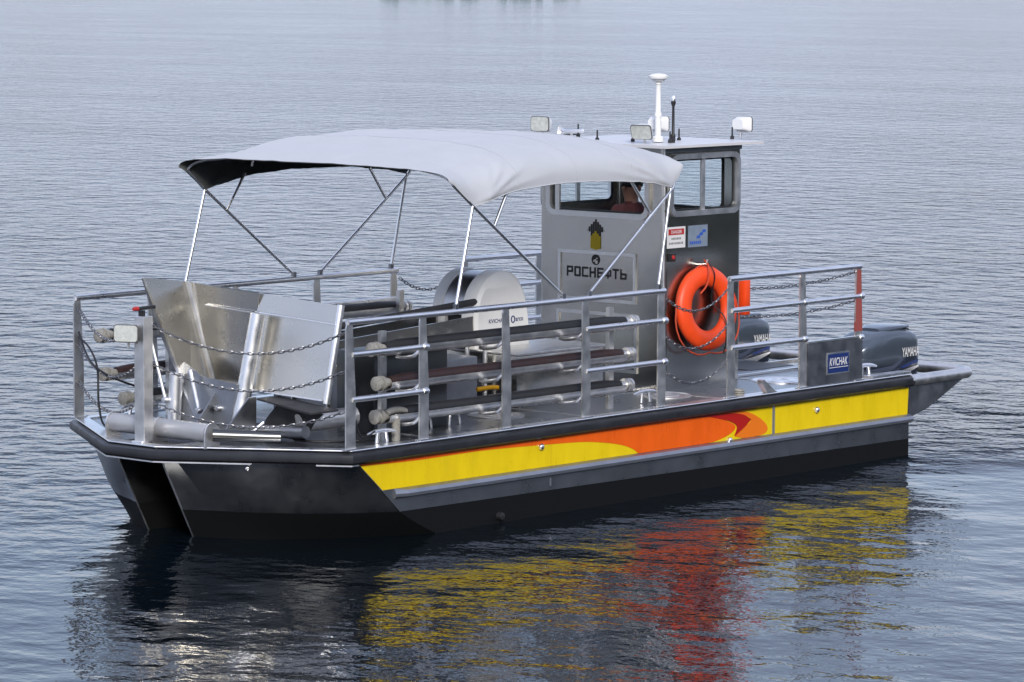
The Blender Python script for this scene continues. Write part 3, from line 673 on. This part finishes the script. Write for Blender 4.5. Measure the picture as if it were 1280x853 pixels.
for xs_ in (1.98, 2.72, 3.45):   # sewn seams
    bm = B(); tube(bm, [canopy_pt(xs_, math.pi*k/NT) for k in range(1, NT, 2)], .0035, 5); obj('seam', bm, mat('seam_thread', (.40, .415, .45), .85), cp, 60)
for s in (-1, 1):   # hem piping
    bm = B(); tube(bm, [canopy_pt(x, 0 if s > 0 else math.pi) for x in xs[6:-4]], .0055, 6); obj('hem', bm, FAB, cp, 60)
def CT(pts, r=.0135, name='frame_tube'): bm = B(); tube(bm, pts, r, 10); return obj(name, bm, ALUB, cp, 40)
def bow_pts(x, zoff=-.02, lean=0):
    o = []
    for k in range(10, NT-9, 5):
        p = canopy_pt(x, math.pi*k/NT); o.append((p.x, p.y*.985, p.z+zoff))
    return o
for x in (1.22, 1.98, 3.45, 4.05): CT(bow_pts(x), .0125, 'frame_bow')
for s in (-1, 1):
    y = s*1.51
    CT([(1.22, s*HB, 1.03), (1.44, y, 1.83)]); CT([(2.54, s*HB, 1.04), (1.44, y, 1.83), (1.22, s*1.495, 2.0)])
    CT([(2.87, s*HB, 1.04), (4.0, y, 1.865), (4.07, s*1.495, 2.0)]); CT([(3.79, s*HB, 1.04), (3.97, y, 1.87)])
    CT([(1.70, y, 1.645), (1.90, s*1.49, 1.95)]); CT([(3.70, y, 1.65), (3.46, s*1.49, 1.94)])
    for x in (1.22, 2.54, 2.87, 3.79):
        bm = B(); box(bm, x-.02, x+.02, s*HB-.016, s*HB+.016, 1.018, 1.062, .004); obj('rail_clamp', bm, DARKALU, cp)

# ------------------------------------------------------------------ folded apron on the foredeck
ap = thing('bow_apron', 'polished steel apron plate folded upright on the foredeck behind the bow chains', 'apron', (.2, 0, 0))
def A(name, bm, mt, smooth=None, par=None): return obj(name, bm, mt, par or ap, smooth)
LP = [Vector(p) for p in ((0.25, 0.48, 1.174), (0.3, -0.248, 1.131), (0.36, -0.088, 0.333), (0.334, 0.266, 0.372))]
RP = [Vector(p) for p in ((0.33, -0.254, 1.123), (0.43, -1.043, 1.064), (0.3, -1.011, 0.315), (0.2, -0.238, 0.358))]
def on(pl, u, v, off=0):
    n = (pl[1]-pl[0]).cross(pl[3]-pl[0]).normalized()
    if n.x > 0: n = -n
    return pl[0].lerp(pl[1], u).lerp(pl[3].lerp(pl[2], u), v)+n*off
for nm_, pl, u0 in (('left_plate', LP, .28), ('right_plate', RP, 0)):
    bm = B(); plate(bm, [on(pl, 0, 0), on(pl, 1, 0), on(pl, 1, 1), on(pl, 0, 1)], .012); A(nm_, bm, STEEL)
    bm = B(); plate(bm, [on(pl, u0, .0, .028), on(pl, 1.05 if u0 else 1, .0, .028), on(pl, 1.05 if u0 else 1, .185, .028), on(pl, u0, .185, .028)], .006); A('top_flange', bm, STEEL)
    bm = B(); plate(bm, [on(pl, u0-.05 if u0 else 0, .19, .0), on(pl, 1, .19, .0), on(pl, 1, .19, .055), on(pl, u0-.05 if u0 else 0, .19, .055)], .008); A('flange_lip', bm, ALUB)
    bm = B(); plate(bm, [on(pl, 0, .985, .0), on(pl, 1, .985, .0), on(pl, 1, .985, .08), on(pl, 0, .985, .08)], .010); A('bottom_lip', bm, ALUB)
bm = B(); plate(bm, [LP[1], RP[0], RP[3], LP[2]], .010); A('fold_strip', bm, STEEL)
bm = B(); tube(bm, [on(RP, 1.0, -.01, .02), on(RP, 1.0, 1.02, .02)], .030, 10); A('edge_tube', bm, ALUB, 40)
bm = B(); plate(bm, [(-.236, .50, 1.24), (.245, .49, 1.178), (.39, .345, .362), (.145, .35, .24), (-.108, .48, .894)], .012); A('wing_plate', bm, STEEL)
bm = B(); plate(bm, [(-.255, .495, 1.235), (-.236, .495, 1.245), (-.108, .475, .894), (.145, .345, .24), (.115, .345, .235), (-.135, .475, .885)], .014); A('wing_edge', bm, ALU)
bm = B(); tube(bm, [(.225, .475, 1.185), (.375, .325, .35)], .024, 8); A('hinge_bar', bm, ALU, 40)
bm = B(); cyl(bm, (.20, -.345, .975), (.05, -.27, .10), .062, 20); A('support_pipe', bm, ALUB, 40)
bm = B(); cyl(bm, (.0, .38, .47), (-.03, .38, .0), .055, 20); A('support_pipe', bm, ALUB, 40)
bm = B(); plate(bm, [(.10, .55, .62), (.10, .14, .42), (.02, .12, .02), (.02, .34, .02), (.06, .42, .40)], .015); A('lower_plate', bm, DARKALU)
bm = B(); plate(bm, [(.03, .15, .46), (.03, -.28, .42), (-.02, -.22, .02), (-.02, .05, .02)], .015); A('lower_plate', bm, DARKALU)
bm = B(); tube(bm, [(-.02, .20, .50), (-.10, .02, .20)], .014, 8); A('link_rod', bm, ALUB, 40)
bm = B(); tube(bm, [(.02, .72, .80), (-.08, .42, .25)], .014, 8); A('link_rod', bm, ALU, 40)
for p in ((-.10, .02, .20), (-.08, .42, .25), (.0, -.10, .22), (.08, .45, .66)):
    bm = B(); lathe(bm, [(0, .03), (.022, .028), (.026, .0), (.022, -.028), (0, -.03)], p, (1, 0, 0), 10); A('pivot_pin', bm, ALUB, 40)
bm = B(); prism(bm, [(.02, -.002), (.02, .34), (-.06, .34), (-.44, -.002)], 'y', -.50, -.485); A('gusset', bm, DARKALU)
bm = B(); prism(bm, [(.10, -.002), (.10, .34), (.02, .34), (-.30, -.002)], 'y', -.05, -.035); A('gusset', bm, DARKALU)
bm = B(); cyl(bm, (.06, -.44, .06), (.06, -1.0, .10), .05, 14); A('float_arm', bm, DARKALU, 40)
bm = B(); prism(bm, [(-.42, .02), (-.50, .16), (-.62, .28), (-1.10, .24), (-1.0, .16), (-.9, .02)], 'x', .13, .16); A('rubber_flap', bm, BELT)
bm = B(); plate(bm, [(.22, -.55, .335), (.22, -1.20, .28), (-.05, -1.16, .27), (-.02, -.55, .335)], .014); A('tray', bm, BELT)
bm = B(); cyl(bm, (.12, -.86, .15), (.62, -1.0, .18), .075, 18); A('float_tube', bm, ALU, 40)
bm = B(); tube(bm, [(-.25, -.62, .03), (-.12, -.72, .17)], .013, 8); A('latch_handle', bm, ALUB, 40)

# bow roller
ro = thing('bow_roller', 'grey horizontal roller drum between end plates at the bow', 'roller', (-.57, 0, 0))
bm = B(); cyl(bm, (-.57, .50, .11), (-.57, -.58, .11), .075, 24); obj('drum', bm, mat('grey_roller', (.40, .41, .43), .45, .3, vary=.08), ro, 40)
for y in (.51, -.02, -.60):
    bm = B(); prism(bm, [(-.65, -.003), (-.49, -.003), (-.49, .12)]+[(-.57+.08*math.cos(R(a)), .115+.08*math.sin(R(a))) for a in range(20, 170, 25)]+[(-.65, .12)], 'y', y-.008, y+.008); obj('end_plate', bm, ALU, ro)
bm = B(); cyl(bm, (-.57, -.61, .10), (-.20, -.98, .08), .05, 16); obj('side_drum', bm, mat('tank_metal', (.13, .135, .135), .3, 1), ro, 40)

# ------------------------------------------------------------------ belt skimmer amidships
bs = thing('belt_skimmer', 'white housed belt skimmer with steel drum in front of the cabin', 'skimmer', (2.9, .2, 0))
def S(name, bm, mt, smooth=None, par=None): return obj(name, bm, mt, par or bs, smooth)
face = crom([(3.06, .50), (3.05, .75), (3.10, .93), (3.22, 1.06), (3.40, 1.12), (3.57, 1.08), (3.69, .95), (3.76, .75), (3.79, .50)], 5)+[(3.79, .40), (3.70, .30), (3.20, .30), (3.06, .42)]
def face_in(k, cx=3.42, cz=.70): return [(cx+(x-cx)*k, cz+(z-cz)*k) for x, z in face]
for y0, y1 in ((-.10, .03), (.28, .37)):
    bm = B(); o1 = face; 
    ring = []
    for k, y in ((.90, y0-.03), (.985, y0-.006), (1, y0+.03), (1, y1)):
        ring.append([bm.verts.new((x, y, z)) for x, z in face_in(k)])
    n = len(face)
    for a, b in zip(ring, ring[1:]):
        for i in range(n): bm.faces.new((a[i], a[(i+1) % n], b[(i+1) % n], b[i]))
    for rr_ in (ring[0], ring[-1]):
        for t_ in tessellate_polygon([[v.co for v in rr_]]): bm.faces.new([rr_[i] for i in t_])
    sp = S('side_housing', bm, WHITE, 35)
    if y0 < 0:
        text('lettering', 'KVICHAK', BLUES, sp, (3.33, y0-.03, .69), (1, 0, 0), (0, 0, 1), .035, .22, .02, .002)
        text('lettering', 'arco', BLUES, sp, (3.62, y0-.03, .685), (1, 0, 0), (0, 0, 1), .03, .10, .02, .002)
        bm = B(); tube(bm, [(3.535+.022*math.cos(a_), y0-.033, .69+.028*math.sin(a_)) for a_ in [2*math.pi*i/14 for i in range(14)]], .005, 5, closed=True); S('round_mark', bm, BLUES, None, sp)
drum = [(x, z) for x, z in face_in(.955)]
cov = [p for p in drum if p[1] > .74]
bm = B(); inner = [(3.42+(x-3.42)*.96, .7+(z-.7)*.96) for x, z in cov]; prism(bm, cov+inner[::-1], 'y', .032, .278); S('drum_cover', bm, mat('brushed_drum', (.55, .55, .54), .28, 1, vary=.08), 40)
bm = B(); cyl(bm, (3.42, .032, .70), (3.42, .278, .70), .30, 28); S('drum', bm, BELT, 40)
# inclined belt bed
bm = B(); plate(bm, [(.75, .29, .47), (.75, -.08, .47), (3.14, -.08, .62), (3.14, .29, .62)], .03); S('belt', bm, BELT)
for y in (-.10, .30):
    bm = B(); prism(bm, [(.72, .62), (3.15, .75), (3.15, .52), (2.62, .49), (2.62, .05), (1.25, .05), (1.25, .40), (.72, .52)], 'y', y, y+.016); S('side_frame', bm, SHEET)
bm = B(); tube(bm, [(.72, -.085, .735), (3.1, -.085, .865)], .030, 10); S('belt_edge', bm, BELT, 40)
bm = B(); box(bm, 1.28, 2.60, -.55, .55, -.003, .47, .01); S('sump_box', bm, DARKALU, 30)
bm = B(); box(bm, .85, 1.72, -1.00, -.58, -.003, .66, .012); S('side_tank', bm, mat('tank_metal', (.13, .135, .135), .3, 1, vary=.15, vscale=5), 30)
for x in (2.35, 2.75, 2.98):
    bm = B(); cyl(bm, (x, -.30, -.003), (x, -.30, .62), .018, 10); S('support_leg', bm, ALUB, 40)
bm = B(); tube(bm, [(2.52, -.70, .26), (2.58, -.70, .42)], .014, 8); S('lever', bm, ALUB, 40)
bm = B(); tube(bm, crom([(2.42, -.70, .215), (2.47, -.72, .22), (2.56, -.74, .225), (2.62, -.76, .22)], 4), .02, 10); S('yellow_grip', bm, YELP, 40)
bm = B(); tube(bm, [(3.05, -.06, .34), (2.9, -.3, .22), (2.72, -.5, .18)], .03, 10); S('hydraulic_hose', bm, BLACK, 40)
for x in (1.45, 1.80):
    bm = B(); tube(bm, crom([(x-.06, -1.0, .0), (x-.045, -1.0, .10), (x+.01, -1.0, .12), (x+.06, -1.0, .06), (x+.07, -1.0, .0)], 4), .012, 7); S('grab_handle', bm, ALUB, 40)

# ------------------------------------------------------------------ stowed boom sections, three on each side
names = {-1: ('chained side gate', 'yellow striped near hull side'), 1: ('', '')}
for s in (-1, 1):
    for i, (z, x0, x1, mt) in enumerate(((.735, .50, 3.74, HOSE), (.462, .56, 3.70, HOSEB), (.20, .54, 3.68, HOSE))):
        lvl = ('topmost', 'middle, brown,', 'lowest')[i]
        lab = {-1: '%s boom section in cradles along the rail beside the life ring', 1: '%s boom section in cradles along the rail away from the life ring'}[s] % lvl
        if s > 0: x0, z = (.03, .07, .30)[i], (.70, .38, .16)[i]
        t_ = thing('boom_section', lab, 'boom section', ((x0+x1)/2, s*1.30, z), 'boom sections stowed along the rails')
        y = s*1.30
        bm = B(); tube(bm, [(x0+.13, y, z+.004), (x0+.3, y, z+.008), (x1-.35, y, z+.008), (x1-.13, y, z+.004)], [.045, .056, .056, .045], 14); obj('sleeve', bm, mt, t_, 60)
        bm = B(); arc = [(y+.066*math.cos(R(a)), z+.004+.066*math.sin(R(a))) for a in range(176, 368, 16)]
        arc2 = [(y+.060*math.cos(R(a)), z+.004+.060*math.sin(R(a))) for a in range(364, 172, -16)]
        prism(bm, arc+arc2, 'x', x0+.10, x1-.10); obj('half_pipe', bm, ALU, t_, 40)
        for xe, d in ((x0, -1), (x1, 1)):
            bm = B(); lathe(bm, [(.030, -.14), (.040, -.10), (.040, -.06), (.058, -.058), (.060, -.03), (.042, -.028), (.042, -.01), (.057, -.008), (.057, .022), (.034, .030), (0, .031)], (xe, y, z), (d, 0, 0), 16); obj('end_coupling', bm, CREAM if d < 0 else ALU, t_, 40)
# rack uprights that carry them at the bow end
for s in (-1, 1):
    for x in (.72, 3.55):
        bm = B(); box(bm, x-.03, x+.03, s*1.20-.02, s*1.20+.02, -.003, .86); P('rack_upright', bm, ALU)

# ------------------------------------------------------------------ life ring
lb = thing('life_ring', 'orange life ring hanging on the cabin side wall', 'life ring', (5.36, -.80, .33))
ca, cb, cc = Vector((5.37, -.812, .705)), .288, .089
bm = B(); N1, N2 = 48, 18; g = []
ax_u, ax_v = Vector((.985, -.10, 0)).normalized(), Vector((0, .10, 1)).normalized(); ax_n = ax_u.cross(ax_v).normalized()
for i in range(N1):
    a = 2*math.pi*i/N1; d = ax_u*math.cos(a)+ax_v*math.sin(a)
    g.append([bm.verts.new(ca+d*(cb+cc*math.cos(b_))+ax_n*(.058*math.sin(b_))) for b_ in [2*math.pi*j/N2 for j in range(N2)]])
for i in range(N1):
    a, b = g[i], g[(i+1) % N1]
    for j in range(N2): bm.faces.new((a[j], a[(j+1) % N2], b[(j+1) % N2], b[j]))
obj('ring', bm, BUOY, lb, 179)
def ringpt(deg, rr, off): a = R(deg); return ca+(ax_u*math.cos(a)+ax_v*math.sin(a))*rr+ax_n*off
rope = []
for q in (45, 135, 225, 315):
    bm = B(); sag = -.03 if q in (45, 135) else .06
    tube(bm, [ringpt(q-45+90*k/8, .392+sag*math.sin(math.pi*k/8), .01) for k in range(9)], .008, 6); obj('grab_line', bm, ROPE, lb, 60)
bm = B(); tube(bm, crom([ringpt(90, .43, .02), ringpt(92, .36, .08), ringpt(105, .22, .085), ringpt(135, .19, .07)], 5), .009, 6); obj('grab_line', bm, ROPE, lb, 60)
bm = B(); tube(bm, crom([ringpt(90, .43, .03), ringpt(80, .30, .085), ringpt(40, .10, .0), ringpt(330, .18, .07), ringpt(300, .30, .085), ringpt(290, .44, .03)], 5), .006, 6); obj('dark_cord', bm, CABLE, lb, 60)
bm = B(); tube(bm, [(5.36, -.72, 1.09), (5.36, -.82, 1.10), (5.36, -.83, 1.14)], .01, 6); P('ring_hook', bm, ALU)
fl = thing('float_light', 'small orange float light box behind the gate post', 'float light', (5.84, -.88, .62))
bm = B(); box(bm, 5.80, 5.88, -.92, -.84, .62, .95, .012); obj('case', bm, BUOY, fl, 30)
for z in (.72, .87):
    bm = B(); box(bm, 5.8815, 5.887, -.905, -.855, z-.03, z+.03); obj('white_strap', bm, WHITEP, fl)

# ------------------------------------------------------------------ chains
def chain(p0, p1, sag, label, group=None, L=.058):
    p0, p1 = Vector(p0), Vector(p1); n = 60
    pts = [p0.lerp(p1, k/n)-Vector((0, 0, sag*4*(k/n)*(1-k/n))) for k in range(n+1)]
    cum = [0]
    for a, b in zip(pts, pts[1:]): cum.append(cum[-1]+(b-a).length)
    bm = B(); pitch = L*.72; cnt = int(cum[-1]/pitch); flip = 0
    for k in range(cnt):
        s_ = (k+.5)*pitch; i = 0
        while cum[i+1] < s_: i += 1
        c = pts[i].lerp(pts[i+1], (s_-cum[i])/(cum[i+1]-cum[i])); d = (pts[i+1]-pts[i]).normalized()
        side = d.cross(Vector((0, 0, 1))).normalized(); v = side if k % 2 else side.cross(d); v = (v+(side.cross(d) if k % 2 else side)*.35).normalized()
        h, wd = L*.5-.004, L*.36
        loop = []
        for q in range(8):
            a = 2*math.pi*q/8; loop.append(c+d*(h-wd*.5+wd*.5*abs(math.cos(a)))*(1 if math.cos(a) > 0 else -1)*(1 if abs(math.cos(a)) > .1 else .0)+v*wd*.55*math.sin(a))
        tube(bm, loop, .0042, 5, closed=True)
    o = obj('safety_chain', bm, CHAINM, None, 60); o.location = (0, 0, 0)
    return tag(o, label, 'chain', group)
lv = ('upper', 'middle', 'lower')
for s, who in ((-1, 'across the bow in front of the apron plate'), (1, 'from the bow post to the corner post with black cables')):
    for i, (za, zb2, sg) in enumerate(((.93, .93, .20), (.63, .63, .19), (.33, .32, .17))):
        chain((-.69 if s < 0 else -.72, s*.05, za), (-.01, s*(HB-.01), zb2), sg, '%s steel safety chain %s' % (lv[i], who), 'steel safety chains')
for s, who in ((-1, 'closing the side gate in front of the life ring'), (1, 'closing the rail gate opposite the life ring')):
    for i, (za, zb2) in enumerate(((.93, .97), (.60, .66), (.31, .36))):
        chain((3.90, s*HB, za), (4.76, s*HB, zb2), .15, '%s steel safety chain %s' % (lv[i], who), 'steel safety chains')
for i, z in enumerate((1.0, .74)):
    chain((6.68, -HB+.01, z), (6.68, HB-.01, z), .24, '%s steel safety chain across the stern before the engines' % ('upper', 'lower')[i], 'steel safety chains')

# ------------------------------------------------------------------ outboard engines
def outboard(yc, label):
    DX = -.15
    o_ = thing('outboard_engine', label, 'outboard engine', (7.6, yc, WATER_Z), 'outboard engines at the stern')
    def O(name, bm, mt, smooth=40, par=None): return obj(name, bm, mt, par or o_, smooth)
    def loft(bm, st, e=.45, n=28):
        rings = []
        for x, zl, zh, wdt, lean in st:
            rg = []
            for k in range(n):
                a = 2*math.pi*k/n; c, s_ = math.cos(a), math.sin(a)
                yy = wdt*math.copysign(abs(c)**e, c); zz = (zl+zh)/2+(zh-zl)/2*math.copysign(abs(s_)**e, s_)
                if s_ > 0: yy *= 1-.16*(s_**2)
                rg.append(bm.verts.new((x+DX+lean*(zz-zl), yc+yy, zz)))
            rings.append(rg)
        for a, b in zip(rings, rings[1:]):
            for j in range(n): bm.faces.new((a[j], a[(j+1) % n], b[(j+1) % n], b[j]))
        bm.faces.new(rings[0][::-1]); bm.faces.new(rings[-1])
    bm = B(); loft(bm, [(7.57, .12, .20, .10, 0), (7.60, .07, .265, .165, 0), (7.70, .045, .335, .205, 0), (7.85, .04, .38, .224, 0), (8.0, .035, .40, .23, 0), (8.15, .03, .405, .23, 0), (8.30, .03, .395, .23, 0), (8.385, .03, .375, .229, 0), (8.415, .04, .355, .22, 0), (8.425, .06, .335, .20, 0)], .34); O('cowling', bm, NAVY, 50)
    bm = B(); loft(bm, [(7.95, .375, .412, .10, 0), (8.05, .372, .430, .165, 0), (8.2, .385, .434, .175, 0), (8.33, .402, .432, .17, 0), (8.385, .408, .424, .14, 0)], .5, 20); O('air_scoop', bm, NAVY, 50)
    bm = B(); loft(bm, [(8.31, .362, .404, .15, 0), (8.372, .358, .402, .15, 0), (8.40, .36, .395, .13, 0)], .5, 16); O('intake', bm, BLACK, 50)
    bm = B(); loft(bm, [(7.62, -.06, .075, .16, 0), (7.72, -.09, .07, .21, 0), (8.0, -.10, .09, .2325, 0), (8.28, -.095, .275, .2335, 0), (8.385, -.085, .285, .2325, 0), (8.425, -.06, .27, .218, 0), (8.432, -.03, .25, .20, 0)], .28); O('cowling_band', bm, NAVYD, 50)
    for s in (-1, 1):
        bm = B(); yy = yc+s*.2335
        prism(bm, [(7.72+DX, -.072), (8.16+DX, -.035), (8.40+DX, .035), (8.40+DX, .052), (8.10+DX, .012), (7.72+DX, -.01)], 'y', min(yy, yy+s*.006), max(yy, yy+s*.006)); O('silver_trim', bm, SILV, None)
        bm = B(); prism(bm, [(8.16+DX, .04), (8.395+DX, .078), (8.395+DX, .108), (8.10+DX, .05)], 'y', min(yy, yy+s*.004), max(yy, yy+s*.004)); O('blue_trim', bm, BLUES, None)
    bm = B(); loft(bm, [(7.66, -.20, -.092, .15, 0), (7.8, -.24, -.10, .18, 0), (8.2, -.22, -.10, .18, 0), (8.34, -.17, -.09, .15, 0)], .5); O('lower_pan', bm, BLACK, 50)
    bm = B(); loft(bm, [(7.78, -1.15, -.21, .06, 0), (7.86, -1.2, -.21, .09, 0), (8.05, -1.2, -.21, .09, 0), (8.16, -1.1, -.21, .05, 0)], .5); O('leg', bm, NAVYD, 50)
    bm = B(); box(bm, 7.50, 7.65, yc-.14, yc+.14, -.45, -.13, .02); O('clamp_bracket', bm, BLACK, 30)
    text('lettering', 'YAMAHA', SIGNW, o_, (8.275+DX, yc-.2345, .185), (1, 0, 0), (0, 0, 1), .088, .275, .016, .002)
    text('lettering', 'YAMAHA', SIGNW, o_, (8.275+DX, yc+.2345, .185), (-1, 0, 0), (0, 0, 1), .088, .275, .016, .002)
    o_.location.z -= .05
    return o_
outboard(-.87, 'dark blue outboard engine behind the rail panel with the blue name plate')
outboard(.87, 'dark blue outboard engine seen beyond the cabin past the gate post')

# ------------------------------------------------------------------ bow lamp, cables
floodlight(-.84, .055, .868, R(205), .80, 0)
bm = B(); box(bm, -.775, -.74, -.04, .0, 1.0005, 1.045); tube(bm, [(-.80, -.02, 1.06), (-.62, -.02, 1.065)], .014, 8); nl = P('nav_lamp', bm, BLACK)
bm = B(); lathe(bm, [(0, .03), (.014, .028), (.018, 0), (.018, -.02), (0, -.02)], (-.82, -.02, 1.06), (-1, 0, 0), 10); P('red_lens', bm, SIGNR, 40, nl)
def cable(pts, label, r=.009):
    bm = B(); tube(bm, crom(pts, 8), r, 6); o = obj('cable', bm, CABLE, None, 60); return tag(o, label, 'cable', 'loose black cables')
cable([(-.02, 1.50, .72), (-.2, 1.22, .58), (-.35, .95, .50), (-.33, .75, .42), (.0, .70, .30)], 'doubled black cable running down from the bow rail corner')
cable([(-.03, 1.49, .68), (-.18, 1.2, .62), (-.30, .98, .48), (-.36, .90, .20), (-.38, .80, .03), (-.30, .62, .02)], 'black cable dropping to the deck beside the bow roller')
cable([(.06, -1.51, .74), (.10, -1.47, .66), (.10, -1.46, .35), (.22, -1.44, .09), (.40, -1.42, .11)], 'black cord hanging from the corner rail to the cleat', .007)
cable([(.15, -.75, .14), (.08, -.85, .03), (.25, -1.05, .012), (.45, -1.2, .012)], 'black hose lying on deck under the steel tray')

# ------------------------------------------------------------------ helmsman
def person():
    pr = thing('person', 'person in maroon jacket standing inside the cabin behind the front window', 'person', (5.46, .10, .092))
    J = {'pel': (5.47, .10, .92), 'sp1': (5.46, .10, 1.12), 'ch': (5.45, .10, 1.34), 'nk': (5.44, .10, 1.50), 'hd0': (5.425, .10, 1.58), 'hd': (5.42, .10, 1.66), 'hdt': (5.425, .10, 1.76),
         'hl': (5.47, .20, .88), 'kl': (5.44, .21, .48), 'al': (5.48, .21, .09), 'tl': (5.34, .21, .045), 'hr': (5.47, .0, .88), 'kr': (5.44, -.01, .48), 'ar': (5.48, -.01, .09), 'tr': (5.34, -.01, .045),
         'sl': (5.45, .28, 1.44), 'el': (5.38, .36, 1.18), 'wl': (5.22, .26, 1.10), 'sr': (5.45, -.08, 1.44), 'er': (5.38, -.16, 1.18), 'wr': (5.22, -.06, 1.10)}
    E_ = [('pel', 'sp1'), ('sp1', 'ch'), ('ch', 'nk'), ('nk', 'hd0'), ('hd0', 'hd'), ('hd', 'hdt'), ('pel', 'hl'), ('hl', 'kl'), ('kl', 'al'), ('al', 'tl'), ('pel', 'hr'), ('hr', 'kr'), ('kr', 'ar'), ('ar', 'tr'),
          ('ch', 'sl'), ('sl', 'el'), ('el', 'wl'), ('ch', 'sr'), ('sr', 'er'), ('er', 'wr')]
    rad = {'pel': .15, 'sp1': .14, 'ch': .16, 'nk': .065, 'hd0': .065, 'hd': .095, 'hdt': .075, 'hl': .10, 'kl': .065, 'al': .045, 'tl': .04, 'hr': .10, 'kr': .065, 'ar': .045, 'tr': .04, 'sl': .075, 'el': .05, 'wl': .035, 'sr': .075, 'er': .05, 'wr': .035}
    ks = list(J); me = bpy.data.meshes.new('body'); me.from_pydata([(J[k][0], J[k][1], J[k][2]+.08) for k in ks], [(ks.index(a), ks.index(b)) for a, b in E_], [])
    o = bpy.data.objects.new('body', me); COL.objects.link(o)
    sk = o.modifiers.new('skin', 'SKIN'); sk.use_smooth_shade = True; sb = o.modifiers.new('sub', 'SUBSURF'); sb.levels = 2; sb.render_levels = 2
    for k, v in zip(ks, me.skin_vertices[0].data): v.radius = (rad[k], rad[k]); v.use_root = (k == 'pel')
    dg = bpy.context.evaluated_depsgraph_get(); m2 = bpy.data.meshes.new_from_object(o.evaluated_get(dg)); bpy.data.objects.remove(o)
    m2.name = 'body'; m2.materials.clear()
    for mt in (JACK, SKIN, SEATM): m2.materials.append(mt)
    for p in m2.polygons:
        z = p.center.z-.08; p.material_index = 1 if z > 1.53 else (2 if z < .92 else 0); p.use_smooth = True
        if p.center.x < 5.245 and z > .95: p.material_index = 1
    b = bpy.data.objects.new('body', m2); COL.objects.link(b); b.parent = pr; b.matrix_parent_inverse = Matrix.Translation(-pr.location)
    # hair, cap, face, fingers
    def ell(bm, c, r_, z0=-9): 
        res = bmesh.ops.create_uvsphere(bm, u_segments=16, v_segments=10, radius=1)
        for v in res['verts']: v.co = Vector((c[0]+v.co.x*r_[0], c[1]+v.co.y*r_[1], max(z0, c[2]+v.co.z*r_[2])+.08))
        return bm
    obj('hair', ell(B(), (5.44, .10, 1.70), (.105, .10, .115), 1.665), HAIR, pr, 179)
    obj('nose', ell(B(), (5.325, .10, 1.655), (.02, .014, .022)), SKIN, pr, 179)
    for s in (-1, 1):
        obj('ear', ell(B(), (5.43, .10+s*.095, 1.655), (.022, .012, .032)), SKIN, pr, 179)
        obj('eye', ell(B(), (5.337, .10+s*.034, 1.675), (.010, .014, .009)), INK, pr, 179)
        for k in range(5):
            bm = B(); y = (.26 if s > 0 else -.06)+(k-2)*.019; x = 5.19
            if k == 0: tube(bm, [(x+.03, y, 1.18), (x+.0, y-.015, 1.205), (x-.03, y-.012, 1.21)], [.011, .010, .008], 7)
            else: tube(bm, [(x+.02, y, 1.18), (x-.035, y, 1.185), (x-.065, y, 1.165), (x-.06, y, 1.14)], [.011, .010, .009, .007], 7)
            obj('finger', bm, SKIN, pr, 60)
    bm = B(); ell(bm, (5.40, .10, 1.605), (.02, .03, .006)); obj('mouth', bm, HAIR, pr, 179)
person()
